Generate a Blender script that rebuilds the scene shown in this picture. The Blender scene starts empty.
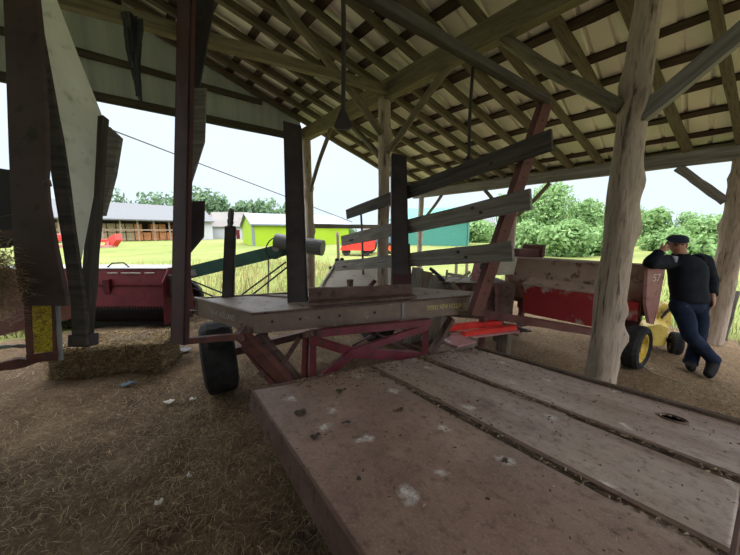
import bpy, bmesh, math, random
from math import sin, cos, pi, radians
from mathutils import Vector, Matrix, noise
rnd = random.Random(7)
C = bpy.context.scene.collection
V = Vector

# ------------------------------------------------------------------ place: camera and the two axes of the shed
FPX, PITCH, EYE = 290.0, radians(9.0), 1.62
CP, SP = cos(PITCH), sin(PITCH)
AZ = radians(40)
RX = V((cos(AZ), sin(AZ), 0)); PX = V((-sin(AZ), cos(AZ), 0)); UP = V((0, 0, 1))

def at(u, v, d):
    x = (u - 370) / FPX; w = (277.5 - v) / FPX
    return V((x * d, (CP + w * SP) * d, EYE + (-SP + w * CP) * d))

def gnd(u, v, z=0.0):
    x = (u - 370) / FPX; w = (277.5 - v) / FPX
    t = (z - EYE) / (-SP + w * CP)
    return V((x * t, (CP + w * SP) * t, z))

def W(a, b, z):
    return RX * a + PX * b + UP * z

def ab(p):
    return p.dot(RX), p.dot(PX)

# ------------------------------------------------------------------ materials
def ramp(nt, fac, stops):
    r = nt.nodes.new('ShaderNodeValToRGB')
    while len(r.color_ramp.elements) < len(stops):
        r.color_ramp.elements.new(0.5)
    for e, (p, c) in zip(r.color_ramp.elements, stops):
        e.position = p; e.color = (*c, 1) if len(c) == 3 else c
    nt.links.new(fac, r.inputs[0])
    return r.outputs[0]

def mixc(nt, fac, a, b, mode='MIX'):
    m = nt.nodes.new('ShaderNodeMix'); m.data_type = 'RGBA'; m.blend_type = mode
    if isinstance(fac, float): m.inputs[0].default_value = fac
    else: nt.links.new(fac, m.inputs[0])
    for i, x in ((6, a), (7, b)):
        if isinstance(x, tuple): m.inputs[i].default_value = (*x, 1)
        else: nt.links.new(x, m.inputs[i])
    return m.outputs[2]

def nz(nt, vec, scale, detail=5, rough=0.6, dist=0.0):
    n = nt.nodes.new('ShaderNodeTexNoise'); n.inputs['Scale'].default_value = scale
    n.inputs['Detail'].default_value = detail; n.inputs['Roughness'].default_value = rough
    n.inputs['Distortion'].default_value = dist
    nt.links.new(vec, n.inputs['Vector'])
    return n.outputs['Fac']

def coords(nt, stretch=(1, 1, 1)):
    t = nt.nodes.new('ShaderNodeTexCoord'); m = nt.nodes.new('ShaderNodeMapping')
    m.inputs['Scale'].default_value = stretch
    nt.links.new(t.outputs['Object'], m.inputs[0])
    return m.outputs[0]

def base(name, rough=0.8, metal=0.0, spec=0.3):
    m = bpy.data.materials.new(name); m.use_nodes = True
    nt = m.node_tree; p = nt.nodes['Principled BSDF']
    p.inputs['Roughness'].default_value = rough; p.inputs['Metallic'].default_value = metal
    p.inputs['Specular IOR Level'].default_value = spec
    return m, nt, p

def bump(nt, p, h, strength=0.3, dist=0.01):
    b = nt.nodes.new('ShaderNodeBump'); b.inputs['Strength'].default_value = strength
    b.inputs['Distance'].default_value = dist
    nt.links.new(h, b.inputs['Height']); nt.links.new(b.outputs[0], p.inputs['Normal'])

def mottled(name, c0, c1, scale=6, stretch=(1, 1, 1), rough=0.8, metal=0.0, c2=None, scale2=25, lo2=0.55, hi2=0.7, bm=0.3, bd=0.01, spec=0.3, lo=0.3, hi=0.7):
    m, nt, p = base(name, rough, metal, spec)
    v = coords(nt, stretch)
    f = nz(nt, v, scale, 6)
    col = ramp(nt, f, [(lo, c0), (hi, c1)])
    f2 = nz(nt, v, scale2, 4)
    if c2:
        k = ramp(nt, f2, [(lo2, (0, 0, 0)), (hi2, (1, 1, 1))])
        col = mixc(nt, k, col, c2)
    nt.links.new(col, p.inputs['Base Color'])
    if bm: bump(nt, p, f2, bm, bd)
    return m

def island(name, cols, rough=0.8, spec=0.2, trans=0.0):
    """every blade or leaf of a mesh takes its own tone"""
    m, nt, p = base(name, rough, 0, spec)
    g = nt.nodes.new('ShaderNodeNewGeometry')
    n = len(cols)
    col = ramp(nt, g.outputs['Random Per Island'], [(i / max(1, n - 1), c) for i, c in enumerate(cols)])
    nt.links.new(col, p.inputs['Base Color'])
    if trans:
        t = nt.nodes.new('ShaderNodeBsdfTranslucent'); nt.links.new(col, t.inputs[0])
        x = nt.nodes.new('ShaderNodeMixShader'); x.inputs[0].default_value = trans
        nt.links.new(p.outputs[0], x.inputs[1]); nt.links.new(t.outputs[0], x.inputs[2])
        nt.links.new(x.outputs[0], nt.nodes['Material Output'].inputs[0])
    return m

def plain(name, c, rough=0.7, metal=0.0, spec=0.3):
    return mottled(name, tuple(x * 0.85 for x in c), tuple(min(1, x * 1.15) for x in c), 8, rough=rough, metal=metal, bm=0.1, spec=spec)

M = {}
M['rafter'] = mottled('pole_wood', (0.085, 0.066, 0.048), (0.15, 0.12, 0.088), 3, (1, 9, 9), c2=(0.045, 0.034, 0.024), scale2=5, bm=0.4)
M['polewood'] = mottled('round_pole_wood', (0.11, 0.093, 0.063), (0.21, 0.18, 0.125), 3, (9, 9, 1), c2=(0.07, 0.055, 0.038), scale2=5, bm=0.4)
M['purlin'] = mottled('purlin_wood', (0.03, 0.018, 0.014), (0.068, 0.043, 0.031), 3, (1, 8, 8), c2=(0.14, 0.095, 0.068), scale2=5, lo2=0.6, hi2=0.75)
M['girder'] = mottled('girder_wood', (0.12, 0.096, 0.06), (0.215, 0.18, 0.115), 2.5, (1, 12, 12), c2=(0.08, 0.06, 0.04), scale2=4, bm=0.4)
M['log'] = mottled('cedar_log', (0.25, 0.19, 0.145), (0.56, 0.455, 0.375), 5, (5, 5, 0.7), c2=(0.11, 0.075, 0.058), scale2=5, lo2=0.52, hi2=0.68, bm=0.7, bd=0.02)
M['greywood'] = mottled('weathered_board', (0.13, 0.115, 0.10), (0.30, 0.275, 0.25), 2.5, (0.7, 14, 14), c2=(0.08, 0.068, 0.058), scale2=3, lo2=0.55, hi2=0.75, bm=0.5)
M['darkwood'] = mottled('dark_board', (0.035, 0.028, 0.025), (0.10, 0.083, 0.072), 3, (0.8, 12, 12), c2=(0.16, 0.135, 0.115), scale2=4, lo2=0.62, hi2=0.8, bm=0.5)
M['deadwood'] = mottled('brown_scrap_board', (0.085, 0.062, 0.045), (0.23, 0.18, 0.135), 3, (0.8, 12, 12), bm=0.4)
M['rust'] = mottled('rusted_steel', (0.085, 0.042, 0.034), (0.17, 0.10, 0.082), 4, c2=(0.045, 0.026, 0.023), scale2=14, rough=0.75, spec=0.4)
M['rackrust'] = mottled('dark_rack_rust', (0.05, 0.029, 0.028), (0.095, 0.06, 0.058), 3, c2=(0.035, 0.022, 0.022), scale2=10, rough=0.7, spec=0.4)
M['seamrust'] = mottled('seam_rust', (0.10, 0.06, 0.045), (0.19, 0.125, 0.095), 6, c2=(0.05, 0.03, 0.025), scale2=20, rough=0.7)
M['seamdirt'] = mottled('seam_dirt', (0.05, 0.033, 0.025), (0.11, 0.075, 0.055), 12, c2=(0.2, 0.15, 0.09), scale2=40, lo2=0.6, hi2=0.7, rough=0.9)
M['redrust'] = mottled('rusty_red_steel', (0.09, 0.028, 0.025), (0.16, 0.058, 0.046), 4, c2=(0.06, 0.036, 0.03), scale2=12, rough=0.7, spec=0.4)
M['standardpaint'] = mottled('dark_red_standard', (0.05, 0.02, 0.023), (0.09, 0.034, 0.037), 4, c2=(0.04, 0.028, 0.03), scale2=9, rough=0.65, spec=0.4)
M['tablesteel'] = mottled('brown_table_steel', (0.13, 0.085, 0.065), (0.24, 0.17, 0.14), 3, c2=(0.33, 0.28, 0.25), scale2=18, lo2=0.62, hi2=0.75, rough=0.6, spec=0.5)
M['tabletop'] = mottled('dusty_table_top', (0.26, 0.205, 0.175), (0.46, 0.39, 0.35), 4, c2=(0.12, 0.085, 0.065), scale2=12, lo2=0.58, hi2=0.7, rough=0.55, spec=0.5)
M['darksteel'] = mottled('dark_channel_steel', (0.03, 0.023, 0.026), (0.062, 0.048, 0.053), 5, c2=(0.075, 0.042, 0.038), scale2=9, rough=0.65, spec=0.4)
M['maroon'] = mottled('maroon_truss_paint', (0.10, 0.015, 0.024), (0.20, 0.036, 0.052), 5, c2=(0.08, 0.048, 0.038), scale2=14, lo2=0.58, hi2=0.7, rough=0.5, spec=0.5)
M['red'] = mottled('bright_red_paint', (0.55, 0.016, 0.012), (0.75, 0.045, 0.032), 5, rough=0.45, spec=0.5, bm=0.1)
M['machinered'] = mottled('dull_machine_red', (0.07, 0.006, 0.010), (0.125, 0.012, 0.018), 3, c2=(0.05, 0.006, 0.009), scale2=7, rough=0.6, spec=0.2, bm=0.1)
M['pink'] = mottled('faded_pink_paint', (0.34, 0.14, 0.14), (0.50, 0.25, 0.25), 5, c2=(0.20, 0.10, 0.09), scale2=10, rough=0.6)
M['hopperred'] = mottled('worn_red_box', (0.30, 0.02, 0.025), (0.42, 0.045, 0.05), 1.7, c2=(0.42, 0.33, 0.28), scale2=2.6, lo2=0.56, hi2=0.63, rough=0.5, spec=0.5)
M['hoppertan'] = mottled('rusted_tan_side', (0.30, 0.20, 0.16), (0.45, 0.33, 0.27), 2.5, c2=(0.11, 0.055, 0.045), scale2=6, lo2=0.58, hi2=0.68, rough=0.7)
M['hopperend'] = mottled('rusty_rose_end', (0.26, 0.11, 0.10), (0.40, 0.22, 0.19), 3, c2=(0.13, 0.06, 0.05), scale2=9, rough=0.65)
M['cream'] = plain('cream_box', (0.45, 0.41, 0.33))
M['yellow'] = mottled('machine_yellow', (0.50, 0.34, 0.045), (0.68, 0.50, 0.10), 4, c2=(0.30, 0.2, 0.05), scale2=12, rough=0.5)
M['rubber'] = mottled('tyre_rubber', (0.012, 0.012, 0.013), (0.035, 0.033, 0.033), 8, c2=(0.08, 0.07, 0.06), scale2=9, lo2=0.6, hi2=0.8, rough=0.85, spec=0.2)
M['panel'] = mottled('whitewashed_panel', (0.66, 0.65, 0.62), (0.84, 0.83, 0.80), 3, c2=(0.48, 0.46, 0.42), scale2=9, lo2=0.58, hi2=0.75, bm=0.15)
M['green'] = mottled('elevator_green', (0.02, 0.07, 0.055), (0.04, 0.12, 0.095), 4, rough=0.5, spec=0.5, bm=0.1)
M['greymetal'] = plain('grey_metal', (0.26, 0.26, 0.27), 0.5, 0.2)
M['darkgrey'] = plain('dark_grey_metal', (0.12, 0.12, 0.125), 0.5)
M['tansheet'] = mottled('stained_sheet', (0.30, 0.265, 0.22), (0.45, 0.41, 0.36), 3, c2=(0.15, 0.11, 0.08), scale2=6, lo2=0.6, hi2=0.72, rough=0.6)
M['silverroof'] = plain('pale_metal_roof', (0.165, 0.185, 0.23), 0.6, 0.0)
M['greyroof'] = plain('grey_shingle_roof', (0.125, 0.13, 0.14), 0.9)
M['brownroof'] = mottled('patchy_brown_roof', (0.13, 0.125, 0.12), (0.165, 0.155, 0.15), 0.3, c2=(0.11, 0.06, 0.05), scale2=0.35, lo2=0.6, hi2=0.66)
M['white'] = plain('white_wall', (0.40, 0.41, 0.43), 0.8)
M['lime'] = mottled('lime_siding', (0.24, 0.36, 0.012), (0.29, 0.42, 0.02), 0.4, rough=0.6, bm=0)
M['teal'] = plain('teal_siding', (0.05, 0.20, 0.165), 0.6)
M['barnwood'] = mottled('barn_timber', (0.17, 0.12, 0.09), (0.30, 0.22, 0.17), 1)
M['bale_tan'] = mottled('old_tan_bale', (0.33, 0.24, 0.15), (0.46, 0.36, 0.24), 2)
M['bale_orange'] = mottled('orange_bale', (0.46, 0.18, 0.08), (0.58, 0.27, 0.13), 2)
M['black'] = plain('blackened_steel', (0.018, 0.017, 0.017), 0.6)
M['twinestrip'] = mottled('dark_plastic_strip', (0.012, 0.013, 0.018), (0.05, 0.052, 0.062), 3, (20, 20, 0.6), c2=(0.35, 0.36, 0.4), scale2=6, lo2=0.64, hi2=0.70, rough=0.5)
M['bluerag'] = plain('blue_rag', (0.10, 0.16, 0.22), 0.9)
M['navyplastic'] = plain('navy_plastic', (0.025, 0.035, 0.055), 0.5)
M['feather'] = plain('pale_feather', (0.55, 0.52, 0.48), 0.8)
M['bolt'] = plain('bolt_steel', (0.05, 0.04, 0.04), 0.5, 0.5)
M['straw'] = island('straw_blades', [(0.05, 0.032, 0.017), (0.24, 0.165, 0.09), (0.10, 0.068, 0.036), (0.40, 0.29, 0.17), (0.07, 0.048, 0.027), (0.55, 0.43, 0.27)])
M['dryhay'] = island('hay_blades', [(0.25, 0.17, 0.09), (0.52, 0.39, 0.23), (0.38, 0.27, 0.15), (0.66, 0.53, 0.33)])
M['grass'] = island('grass_blades', [(0.08, 0.135, 0.035), (0.13, 0.175, 0.055), (0.10, 0.165, 0.04), (0.18, 0.19, 0.075)], trans=0.3)
M['drygrass'] = island('dry_grass_blades', [(0.25, 0.15, 0.065), (0.15, 0.17, 0.06), (0.28, 0.19, 0.085), (0.10, 0.15, 0.04)], trans=0.3)
M['leaf'] = island('leaf_bright', [(0.13, 0.23, 0.085), (0.22, 0.36, 0.14), (0.17, 0.29, 0.11), (0.30, 0.42, 0.19)], trans=0.35)
M['leafdark'] = island('leaf_dark', [(0.09, 0.15, 0.085), (0.13, 0.21, 0.115), (0.11, 0.18, 0.10), (0.17, 0.25, 0.14)], trans=0.3)
M['bark'] = plain('tree_bark', (0.12, 0.09, 0.07), 0.9)
M['chaff'] = island('chaff', [(0.05, 0.035, 0.028), (0.13, 0.095, 0.06), (0.32, 0.26, 0.17), (0.08, 0.055, 0.04)])
M['mud'] = mottled('dried_mud', (0.04, 0.027, 0.02), (0.085, 0.06, 0.045), 40)
M['jacket'] = mottled('black_jacket', (0.007, 0.009, 0.014), (0.016, 0.019, 0.027), 9, rough=0.9, spec=0.15, bm=0.3)
M['jeans'] = mottled('navy_jeans', (0.009, 0.014, 0.030), (0.02, 0.029, 0.058), 8, rough=0.9, spec=0.1, bm=0.3)
M['skin'] = mottled('weathered_skin', (0.36, 0.17, 0.12), (0.46, 0.24, 0.17), 20, rough=0.6, bm=0.1)
M['boot'] = plain('black_boot', (0.012, 0.011, 0.012), 0.8, 0, 0.15)
M['cap'] = plain('navy_cap', (0.022, 0.03, 0.05), 0.85)
M['hair'] = plain('grey_hair', (0.20, 0.18, 0.17), 0.9)
M['eye'] = plain('eye_dark', (0.03, 0.02, 0.02), 0.3)
M['lip'] = plain('lip', (0.28, 0.11, 0.09), 0.6)
M['shirt'] = plain('pale_shirt', (0.33, 0.35, 0.38), 0.9)
M['goldletter'] = mottled('worn_gold_lettering', (0.60, 0.47, 0.16), (0.75, 0.62, 0.28), 30, bm=0)
M['paleletter'] = mottled('worn_pale_lettering', (0.36, 0.32, 0.28), (0.56, 0.51, 0.46), 30, bm=0)
M['whiteletter'] = plain('white_lettering', (0.55, 0.50, 0.46), 0.7)
M['orange'] = plain('tractor_orange', (0.75, 0.17, 0.05), 0.5)
M['tractorblue'] = plain('tractor_blue_grey', (0.10, 0.17, 0.24), 0.5)
M['cable'] = plain('cable_black', (0.05, 0.05, 0.05), 0.7)

def roof_mat():
    m, nt, p = base('ceiling_sheet', 0.55, 0.0, 0.35)
    v = coords(nt)
    f = nz(nt, v, 1.1, 5); f2 = nz(nt, v, 0.5, 3)
    col = ramp(nt, f, [(0.3, (0.76, 0.74, 0.66)), (0.7, (0.90, 0.885, 0.80))])
    k = ramp(nt, f2, [(0.5, (0, 0, 0)), (0.66, (0.45, 0.45, 0.45))])
    col = mixc(nt, k, col, (0.50, 0.58, 0.38))
    nt.links.new(col, p.inputs['Base Color'])
    return m
M['roof'] = roof_mat()

def siding_mat():
    m, nt, p = base('gable_siding', 0.6, 0.0, 0.3)
    v = coords(nt, (3, 3, 0.25))
    f = nz(nt, v, 2.2, 5)
    col = ramp(nt, f, [(0.3, (0.36, 0.39, 0.41)), (0.7, (0.52, 0.55, 0.57))])
    nt.links.new(col, p.inputs['Base Color'])
    return m
M['siding'] = siding_mat()

def floor_mat():
    m, nt, p = base('dirt_and_chaff', 0.95, 0, 0.1)
    v = coords(nt)
    f = nz(nt, v, 1.6, 8, 0.7); f2 = nz(nt, v, 34, 6, 0.75); f3 = nz(nt, v, 0.55, 3)
    col = ramp(nt, f, [(0.34, (0.03, 0.019, 0.012)), (0.5, (0.10, 0.066, 0.04)), (0.68, (0.22, 0.155, 0.10))])
    col = mixc(nt, ramp(nt, f2, [(0.45, (0, 0, 0)), (0.75, (0.8, 0.8, 0.8))]), col, (0.27, 0.195, 0.12))
    col = mixc(nt, ramp(nt, f3, [(0.5, (0, 0, 0)), (0.65, (0.5, 0.5, 0.5))]), col, (0.085, 0.058, 0.038))
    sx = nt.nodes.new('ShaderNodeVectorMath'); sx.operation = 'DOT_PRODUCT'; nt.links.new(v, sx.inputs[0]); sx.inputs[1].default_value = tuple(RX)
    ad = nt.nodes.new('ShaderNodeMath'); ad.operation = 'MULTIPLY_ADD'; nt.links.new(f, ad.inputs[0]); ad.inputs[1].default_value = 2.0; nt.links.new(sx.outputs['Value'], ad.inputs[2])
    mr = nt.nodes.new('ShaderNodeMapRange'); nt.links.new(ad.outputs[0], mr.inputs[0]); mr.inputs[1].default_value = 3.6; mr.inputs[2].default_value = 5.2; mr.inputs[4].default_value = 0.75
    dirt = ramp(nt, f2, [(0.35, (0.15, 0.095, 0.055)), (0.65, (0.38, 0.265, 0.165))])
    col = mixc(nt, mr.outputs[0], col, dirt)  # paler towards the eave: drier dirt, and daylight put into the colour
    nt.links.new(col, p.inputs['Base Color'])
    bump(nt, p, f2, 0.9, 0.03)
    return m
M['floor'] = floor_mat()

def field_mat():
    m, nt, p = base('field_grass', 0.95, 0, 0.1)
    v = coords(nt)
    f = nz(nt, v, 0.35, 7, 0.65); f2 = nz(nt, v, 5.0, 5, 0.7); f3 = nz(nt, v, 0.05, 3)
    col = ramp(nt, f, [(0.28, (0.085, 0.125, 0.03)), (0.48, (0.145, 0.17, 0.05)), (0.7, (0.215, 0.205, 0.075))])
    col = mixc(nt, ramp(nt, f2, [(0.4, (0, 0, 0)), (0.8, (0.55, 0.55, 0.55))]), col, (0.085, 0.135, 0.035))
    col = mixc(nt, ramp(nt, f3, [(0.45, (0, 0, 0)), (0.65, (0.6, 0.6, 0.6))]), col, (0.185, 0.19, 0.08))
    nt.links.new(col, p.inputs['Base Color'])
    bump(nt, p, f2, 0.8, 0.08)
    return m
M['field'] = field_mat()

def deck_mat():
    """old steel load deck: rust, grey worn lanes, purple paint rests, bird droppings"""
    m, nt, p = base('load_deck_steel', 0.6, 0.0, 0.45)
    v = coords(nt)                                   # local: x along, y across
    f = nz(nt, v, 2.2, 8, 0.65); f2 = nz(nt, v, 22, 6, 0.7); f3 = nz(nt, v, 60, 3)
    vs = coords(nt, (0.6, 2.2, 1)); f4 = nz(nt, vs, 1.6, 5)
    col = ramp(nt, f, [(0.28, (0.13, 0.072, 0.055)), (0.5, (0.25, 0.15, 0.115)), (0.74, (0.37, 0.25, 0.20))])
    sep = nt.nodes.new('ShaderNodeSeparateXYZ'); nt.links.new(v, sep.inputs[0])
    lane = ramp(nt, sep.outputs[1], [(0.0, (0, 0, 0)), (0.5, (0.0, 0.0, 0.0)), (0.8, (0.35, 0.35, 0.35)), (1.0, (0.85, 0.85, 0.85))])
    grey = ramp(nt, f4, [(0.32, (0.22, 0.155, 0.125)), (0.68, (0.46, 0.385, 0.34))])
    col = mixc(nt, lane, col, grey)
    col = mixc(nt, ramp(nt, f2, [(0.5, (0, 0, 0)), (0.7, (0.75, 0.75, 0.75))]), col, (0.085, 0.048, 0.038))
    fg = nz(nt, v, 110, 3, 0.8); col = mixc(nt, ramp(nt, fg, [(0.52, (0, 0, 0)), (0.72, (0.6, 0.6, 0.6))]), col, (0.42, 0.33, 0.28))
    vp = nt.nodes.new('ShaderNodeMapping'); vp.inputs['Location'].default_value = (0.3, 1.7, 0)
    nt.links.new(v, vp.inputs[0])
    f5 = nz(nt, vp.outputs[0], 1.1, 6, 0.7)
    col = mixc(nt, ramp(nt, f5, [(0.60, (0, 0, 0)), (0.68, (0.6, 0.6, 0.6))]), col, (0.11, 0.05, 0.06))
    vo = nt.nodes.new('ShaderNodeTexVoronoi'); vo.voronoi_dimensions = '2D'; vo.inputs['Scale'].default_value = 3.4; vo.inputs['Randomness'].default_value = 1.0
    dv = nt.nodes.new('ShaderNodeMix'); dv.data_type = 'VECTOR'; dv.inputs[0].default_value = 0.1
    tn = nt.nodes.new('ShaderNodeTexNoise'); tn.inputs['Scale'].default_value = 14; nt.links.new(v, tn.inputs[0])
    nt.links.new(v, dv.inputs[4]); nt.links.new(tn.outputs['Color'], dv.inputs[5])
    nt.links.new(dv.outputs[1], vo.inputs['Vector'])
    sc = nt.nodes.new('ShaderNodeSeparateColor'); nt.links.new(vo.outputs['Color'], sc.inputs[0])
    gate = ramp(nt, sc.outputs[0], [(0.45, (0, 0, 0)), (0.5, (1, 1, 1))])
    spot = ramp(nt, vo.outputs['Distance'], [(0.03, (0.85, 0.85, 0.85)), (0.13, (0, 0, 0))])
    k = mixc(nt, 1.0, gate, spot, 'MULTIPLY')
    k = mixc(nt, 1.0, k, ramp(nt, f3, [(0.36, (0.1, 0.1, 0.1)), (0.6, (1, 1, 1))]), 'MULTIPLY')
    col = mixc(nt, k, col, (0.72, 0.69, 0.66))
    nt.links.new(col, p.inputs['Base Color'])
    rr = ramp(nt, f, [(0.3, (0.45, 0.45, 0.45)), (0.7, (0.68, 0.68, 0.68))]); nt.links.new(rr, p.inputs['Roughness'])
    bump(nt, p, f2, 0.25, 0.006)
    return m
M['deck'] = deck_mat()

def decal_mat():
    m, nt, p = base('cracked_yellow_decal', 0.5, 0, 0.4)
    v = coords(nt)
    vo = nt.nodes.new('ShaderNodeTexVoronoi'); vo.feature = 'DISTANCE_TO_EDGE'; vo.inputs['Scale'].default_value = 30
    mp = nt.nodes.new('ShaderNodeMapping'); mp.inputs['Scale'].default_value = (0.6, 0.6, 1.2); nt.links.new(v, mp.inputs[0])
    tn = nt.nodes.new('ShaderNodeTexNoise'); tn.inputs['Scale'].default_value = 12; nt.links.new(v, tn.inputs[0])
    dv = nt.nodes.new('ShaderNodeMix'); dv.data_type = 'VECTOR'; dv.inputs[0].default_value = 0.1; nt.links.new(mp.outputs[0], dv.inputs[4]); nt.links.new(tn.outputs['Color'], dv.inputs[5])
    nt.links.new(dv.outputs[1], vo.inputs['Vector'])
    f = nz(nt, v, 14, 5)
    col = ramp(nt, f, [(0.3, (0.40, 0.28, 0.02)), (0.7, (0.74, 0.56, 0.03))])
    col = mixc(nt, ramp(nt, vo.outputs['Distance'], [(0.02, (0.8, 0.8, 0.8)), (0.06, (0, 0, 0))]), col, (0.06, 0.045, 0.02))
    nt.links.new(col, p.inputs['Base Color'])
    return m
M['decal'] = decal_mat()

# ------------------------------------------------------------------ mesh helpers
class MB:
    def __init__(s): s.v = []; s.f = []
    def add(s, vs, fs):
        o = len(s.v); s.v += [V(x) for x in vs]; s.f += [[i + o for i in f] for f in fs]; return s
    def hexa(s, p):      # eight corners: bottom four, top four
        return s.add(p, [(3, 2, 1, 0), (4, 5, 6, 7), (0, 1, 5, 4), (1, 2, 6, 5), (2, 3, 7, 6), (3, 0, 4, 7)])
    def box(s, c, ax, ay, az, hx, hy, hz):
        c = V(c); ax, ay, az = V(ax) * hx, V(ay) * hy, V(az) * hz
        return s.hexa([c - ax - ay - az, c + ax - ay - az, c + ax + ay - az, c - ax + ay - az,
                       c - ax - ay + az, c + ax - ay + az, c + ax + ay + az, c - ax + ay + az])
    def bar(s, p0, p1, w, h, up=UP, w1=None, h1=None):
        p0, p1 = V(p0), V(p1); d = (p1 - p0).normalized(); up = V(up)
        y = up.cross(d)
        if y.length < 1e-3: y = RX.cross(d)
        y.normalize(); z = d.cross(y)
        w1 = w if w1 is None else w1; h1 = h if h1 is None else h1
        q = []
        for sz in (-1, 1):
            q += [p0 - y * w / 2 + z * sz * h / 2, p1 - y * w1 / 2 + z * sz * h1 / 2, p1 + y * w1 / 2 + z * sz * h1 / 2, p0 + y * w / 2 + z * sz * h / 2]
        return s.hexa(q)
    def tube(s, pts, rad, n=10, cap=True, wob=None):
        pts = [V(p) for p in pts]; rad = rad if isinstance(rad, (list, tuple)) else [rad] * len(pts)
        o = len(s.v); ref = None
        for i, p in enumerate(pts):
            d = (pts[min(i + 1, len(pts) - 1)] - pts[max(i - 1, 0)]).normalized()
            if ref is None:
                ref = d.orthogonal().normalized()
            ref = (ref - d * ref.dot(d)).normalized(); b = d.cross(ref)
            for k in range(n):
                t = 2 * pi * k / n; r = rad[i] * (wob(i, t) if wob else 1)
                s.v.append(p + (ref * cos(t) + b * sin(t)) * r)
        for i in range(len(pts) - 1):
            for k in range(n):
                a = o + i * n + k; b2 = o + i * n + (k + 1) % n
                s.f.append([a, b2, b2 + n, a + n])
        if cap:
            s.f.append([o + k for k in range(n)][::-1]); s.f.append([o + (len(pts) - 1) * n + k for k in range(n)])
        return s
    def prism(s, poly, ext):   # polygon given in 3d, pushed along ext
        poly = [V(p) for p in poly]; ext = V(ext); n = len(poly)
        return s.add(poly + [p + ext for p in poly], [list(range(n))[::-1], list(range(n, 2 * n))] + [[i, (i + 1) % n, (i + 1) % n + n, i + n] for i in range(n)])
    def lathe(s, c, axis, prof, n=28, mod=None):   # prof: (along axis, radius) closed ring
        c = V(c); axis = V(axis).normalized(); e = axis.orthogonal().normalized(); g = axis.cross(e)
        o = len(s.v); m = len(prof)
        for k in range(n):
            t = 2 * pi * k / n
            for j, (x, r) in enumerate(prof):
                rr = r * (mod(j, k) if mod else 1)
                s.v.append(c + axis * x + (e * cos(t) + g * sin(t)) * rr)
        for k in range(n):
            for j in range(m):
                a = o + k * m + j; b = o + k * m + (j + 1) % m; k2 = (k + 1) % n
                s.f.append([a, b, o + k2 * m + (j + 1) % m, o + k2 * m + j])
        return s
    def disc(s, c, axis, r, th, n=24, r2=None):
        return s.tube([V(c) - V(axis).normalized() * th / 2, V(c) + V(axis).normalized() * th / 2], [r, r if r2 is None else r2], n)
    def ball(s, c, rx, ry, rz, n=12, m=8, X=V((1, 0, 0)), Y=V((0, 1, 0)), Z=UP):
        c = V(c); o = len(s.v)
        for i in range(m + 1):
            t = pi * i / m
            for k in range(n):
                a = 2 * pi * k / n
                s.v.append(c + X * rx * sin(t) * cos(a) + Y * ry * sin(t) * sin(a) + Z * rz * cos(t))
        for i in range(m):
            for k in range(n):
                a = o + i * n + k; b = o + i * n + (k + 1) % n
                s.f.append([a, a + n, b + n, b])
        return s

def wm(o):
    m = o.matrix_basis.copy()
    p = o.parent
    return m if p is None else wm(p) @ o.matrix_parent_inverse @ m

def adopt(o, parent):
    if parent is not None:
        o.parent = parent; o.matrix_parent_inverse = wm(parent).inverted()

def tag(o, label, cat, group=None, kind=None):
    o['label'] = label; o['category'] = cat
    if group: o['group'] = group
    if kind: o['kind'] = kind
    return o

def obj(name, mb, mat, parent=None, smooth=False, bevel=0.0, origin=None):
    me = bpy.data.meshes.new(name)
    og = V(origin) if origin is not None else V((0, 0, 0))
    me.from_pydata([tuple(p - og) for p in mb.v], [], mb.f); me.update()
    bm = bmesh.new(); bm.from_mesh(me)
    bmesh.ops.remove_doubles(bm, verts=bm.verts, dist=1e-5) if len(mb.v) < 3000 else None
    if len(mb.f) < 6000: bmesh.ops.recalc_face_normals(bm, faces=bm.faces)
    bm.to_mesh(me); bm.free()
    me.materials.append(M[mat] if isinstance(mat, str) else mat)
    if smooth:
        for p in me.polygons: p.use_smooth = True
    o = bpy.data.objects.new(name, me); C.objects.link(o); o.location = og
    if bevel:
        b = o.modifiers.new('edge', 'BEVEL'); b.width = bevel; b.segments = 2; b.limit_method = 'ANGLE'
    adopt(o, parent)
    return o

def empty(name, loc, label, cat, group=None):
    o = bpy.data.objects.new(name, None); C.objects.link(o); o.location = loc; o.empty_display_size = 0.1
    return tag(o, label, cat, group)

def struct(o, kind='structure'):
    o['kind'] = kind; return o

def beam(name, p0, p1, w, h, mat, parent=None, up=UP, w1=None, h1=None, jit=0.006, seg=8, seed=0):
    """a timber or bar in its own frame (x runs along it), edges slightly worn"""
    p0, p1 = V(p0), V(p1); L = (p1 - p0).length; x = (p1 - p0).normalized()
    y = V(up).cross(x)
    if y.length < 1e-3: y = RX.cross(x)
    y.normalize(); z = x.cross(y)
    w1 = w if w1 is None else w1; h1 = h if h1 is None else h1
    r = random.Random(seed + int(L * 1000)); mb = MB()
    for i in range(seg + 1):
        t = i / seg; ww = w + (w1 - w) * t; hh = h + (h1 - h) * t
        for sy, sz in ((-1, -1), (1, -1), (1, 1), (-1, 1)):
            mb.v.append(V((L * t, sy * ww / 2 + r.uniform(-jit, jit), sz * hh / 2 + r.uniform(-jit, jit))))
    for i in range(seg):
        for k in range(4):
            a = i * 4 + k; b = i * 4 + (k + 1) % 4; mb.f.append([a, b, b + 4, a + 4])
    mb.f += [[3, 2, 1, 0], [seg * 4 + k for k in range(4)]]
    me = bpy.data.meshes.new(name); me.from_pydata([tuple(v) for v in mb.v], [], mb.f)
    bm = bmesh.new(); bm.from_mesh(me); bmesh.ops.recalc_face_normals(bm, faces=bm.faces); bm.to_mesh(me); bm.free()
    me.materials.append(M[mat])
    o = bpy.data.objects.new(name, me); C.objects.link(o)
    mw = Matrix((x, y, z)).transposed().to_4x4(); mw.translation = p0
    o.matrix_basis = mw
    adopt(o, parent)
    return o

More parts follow.
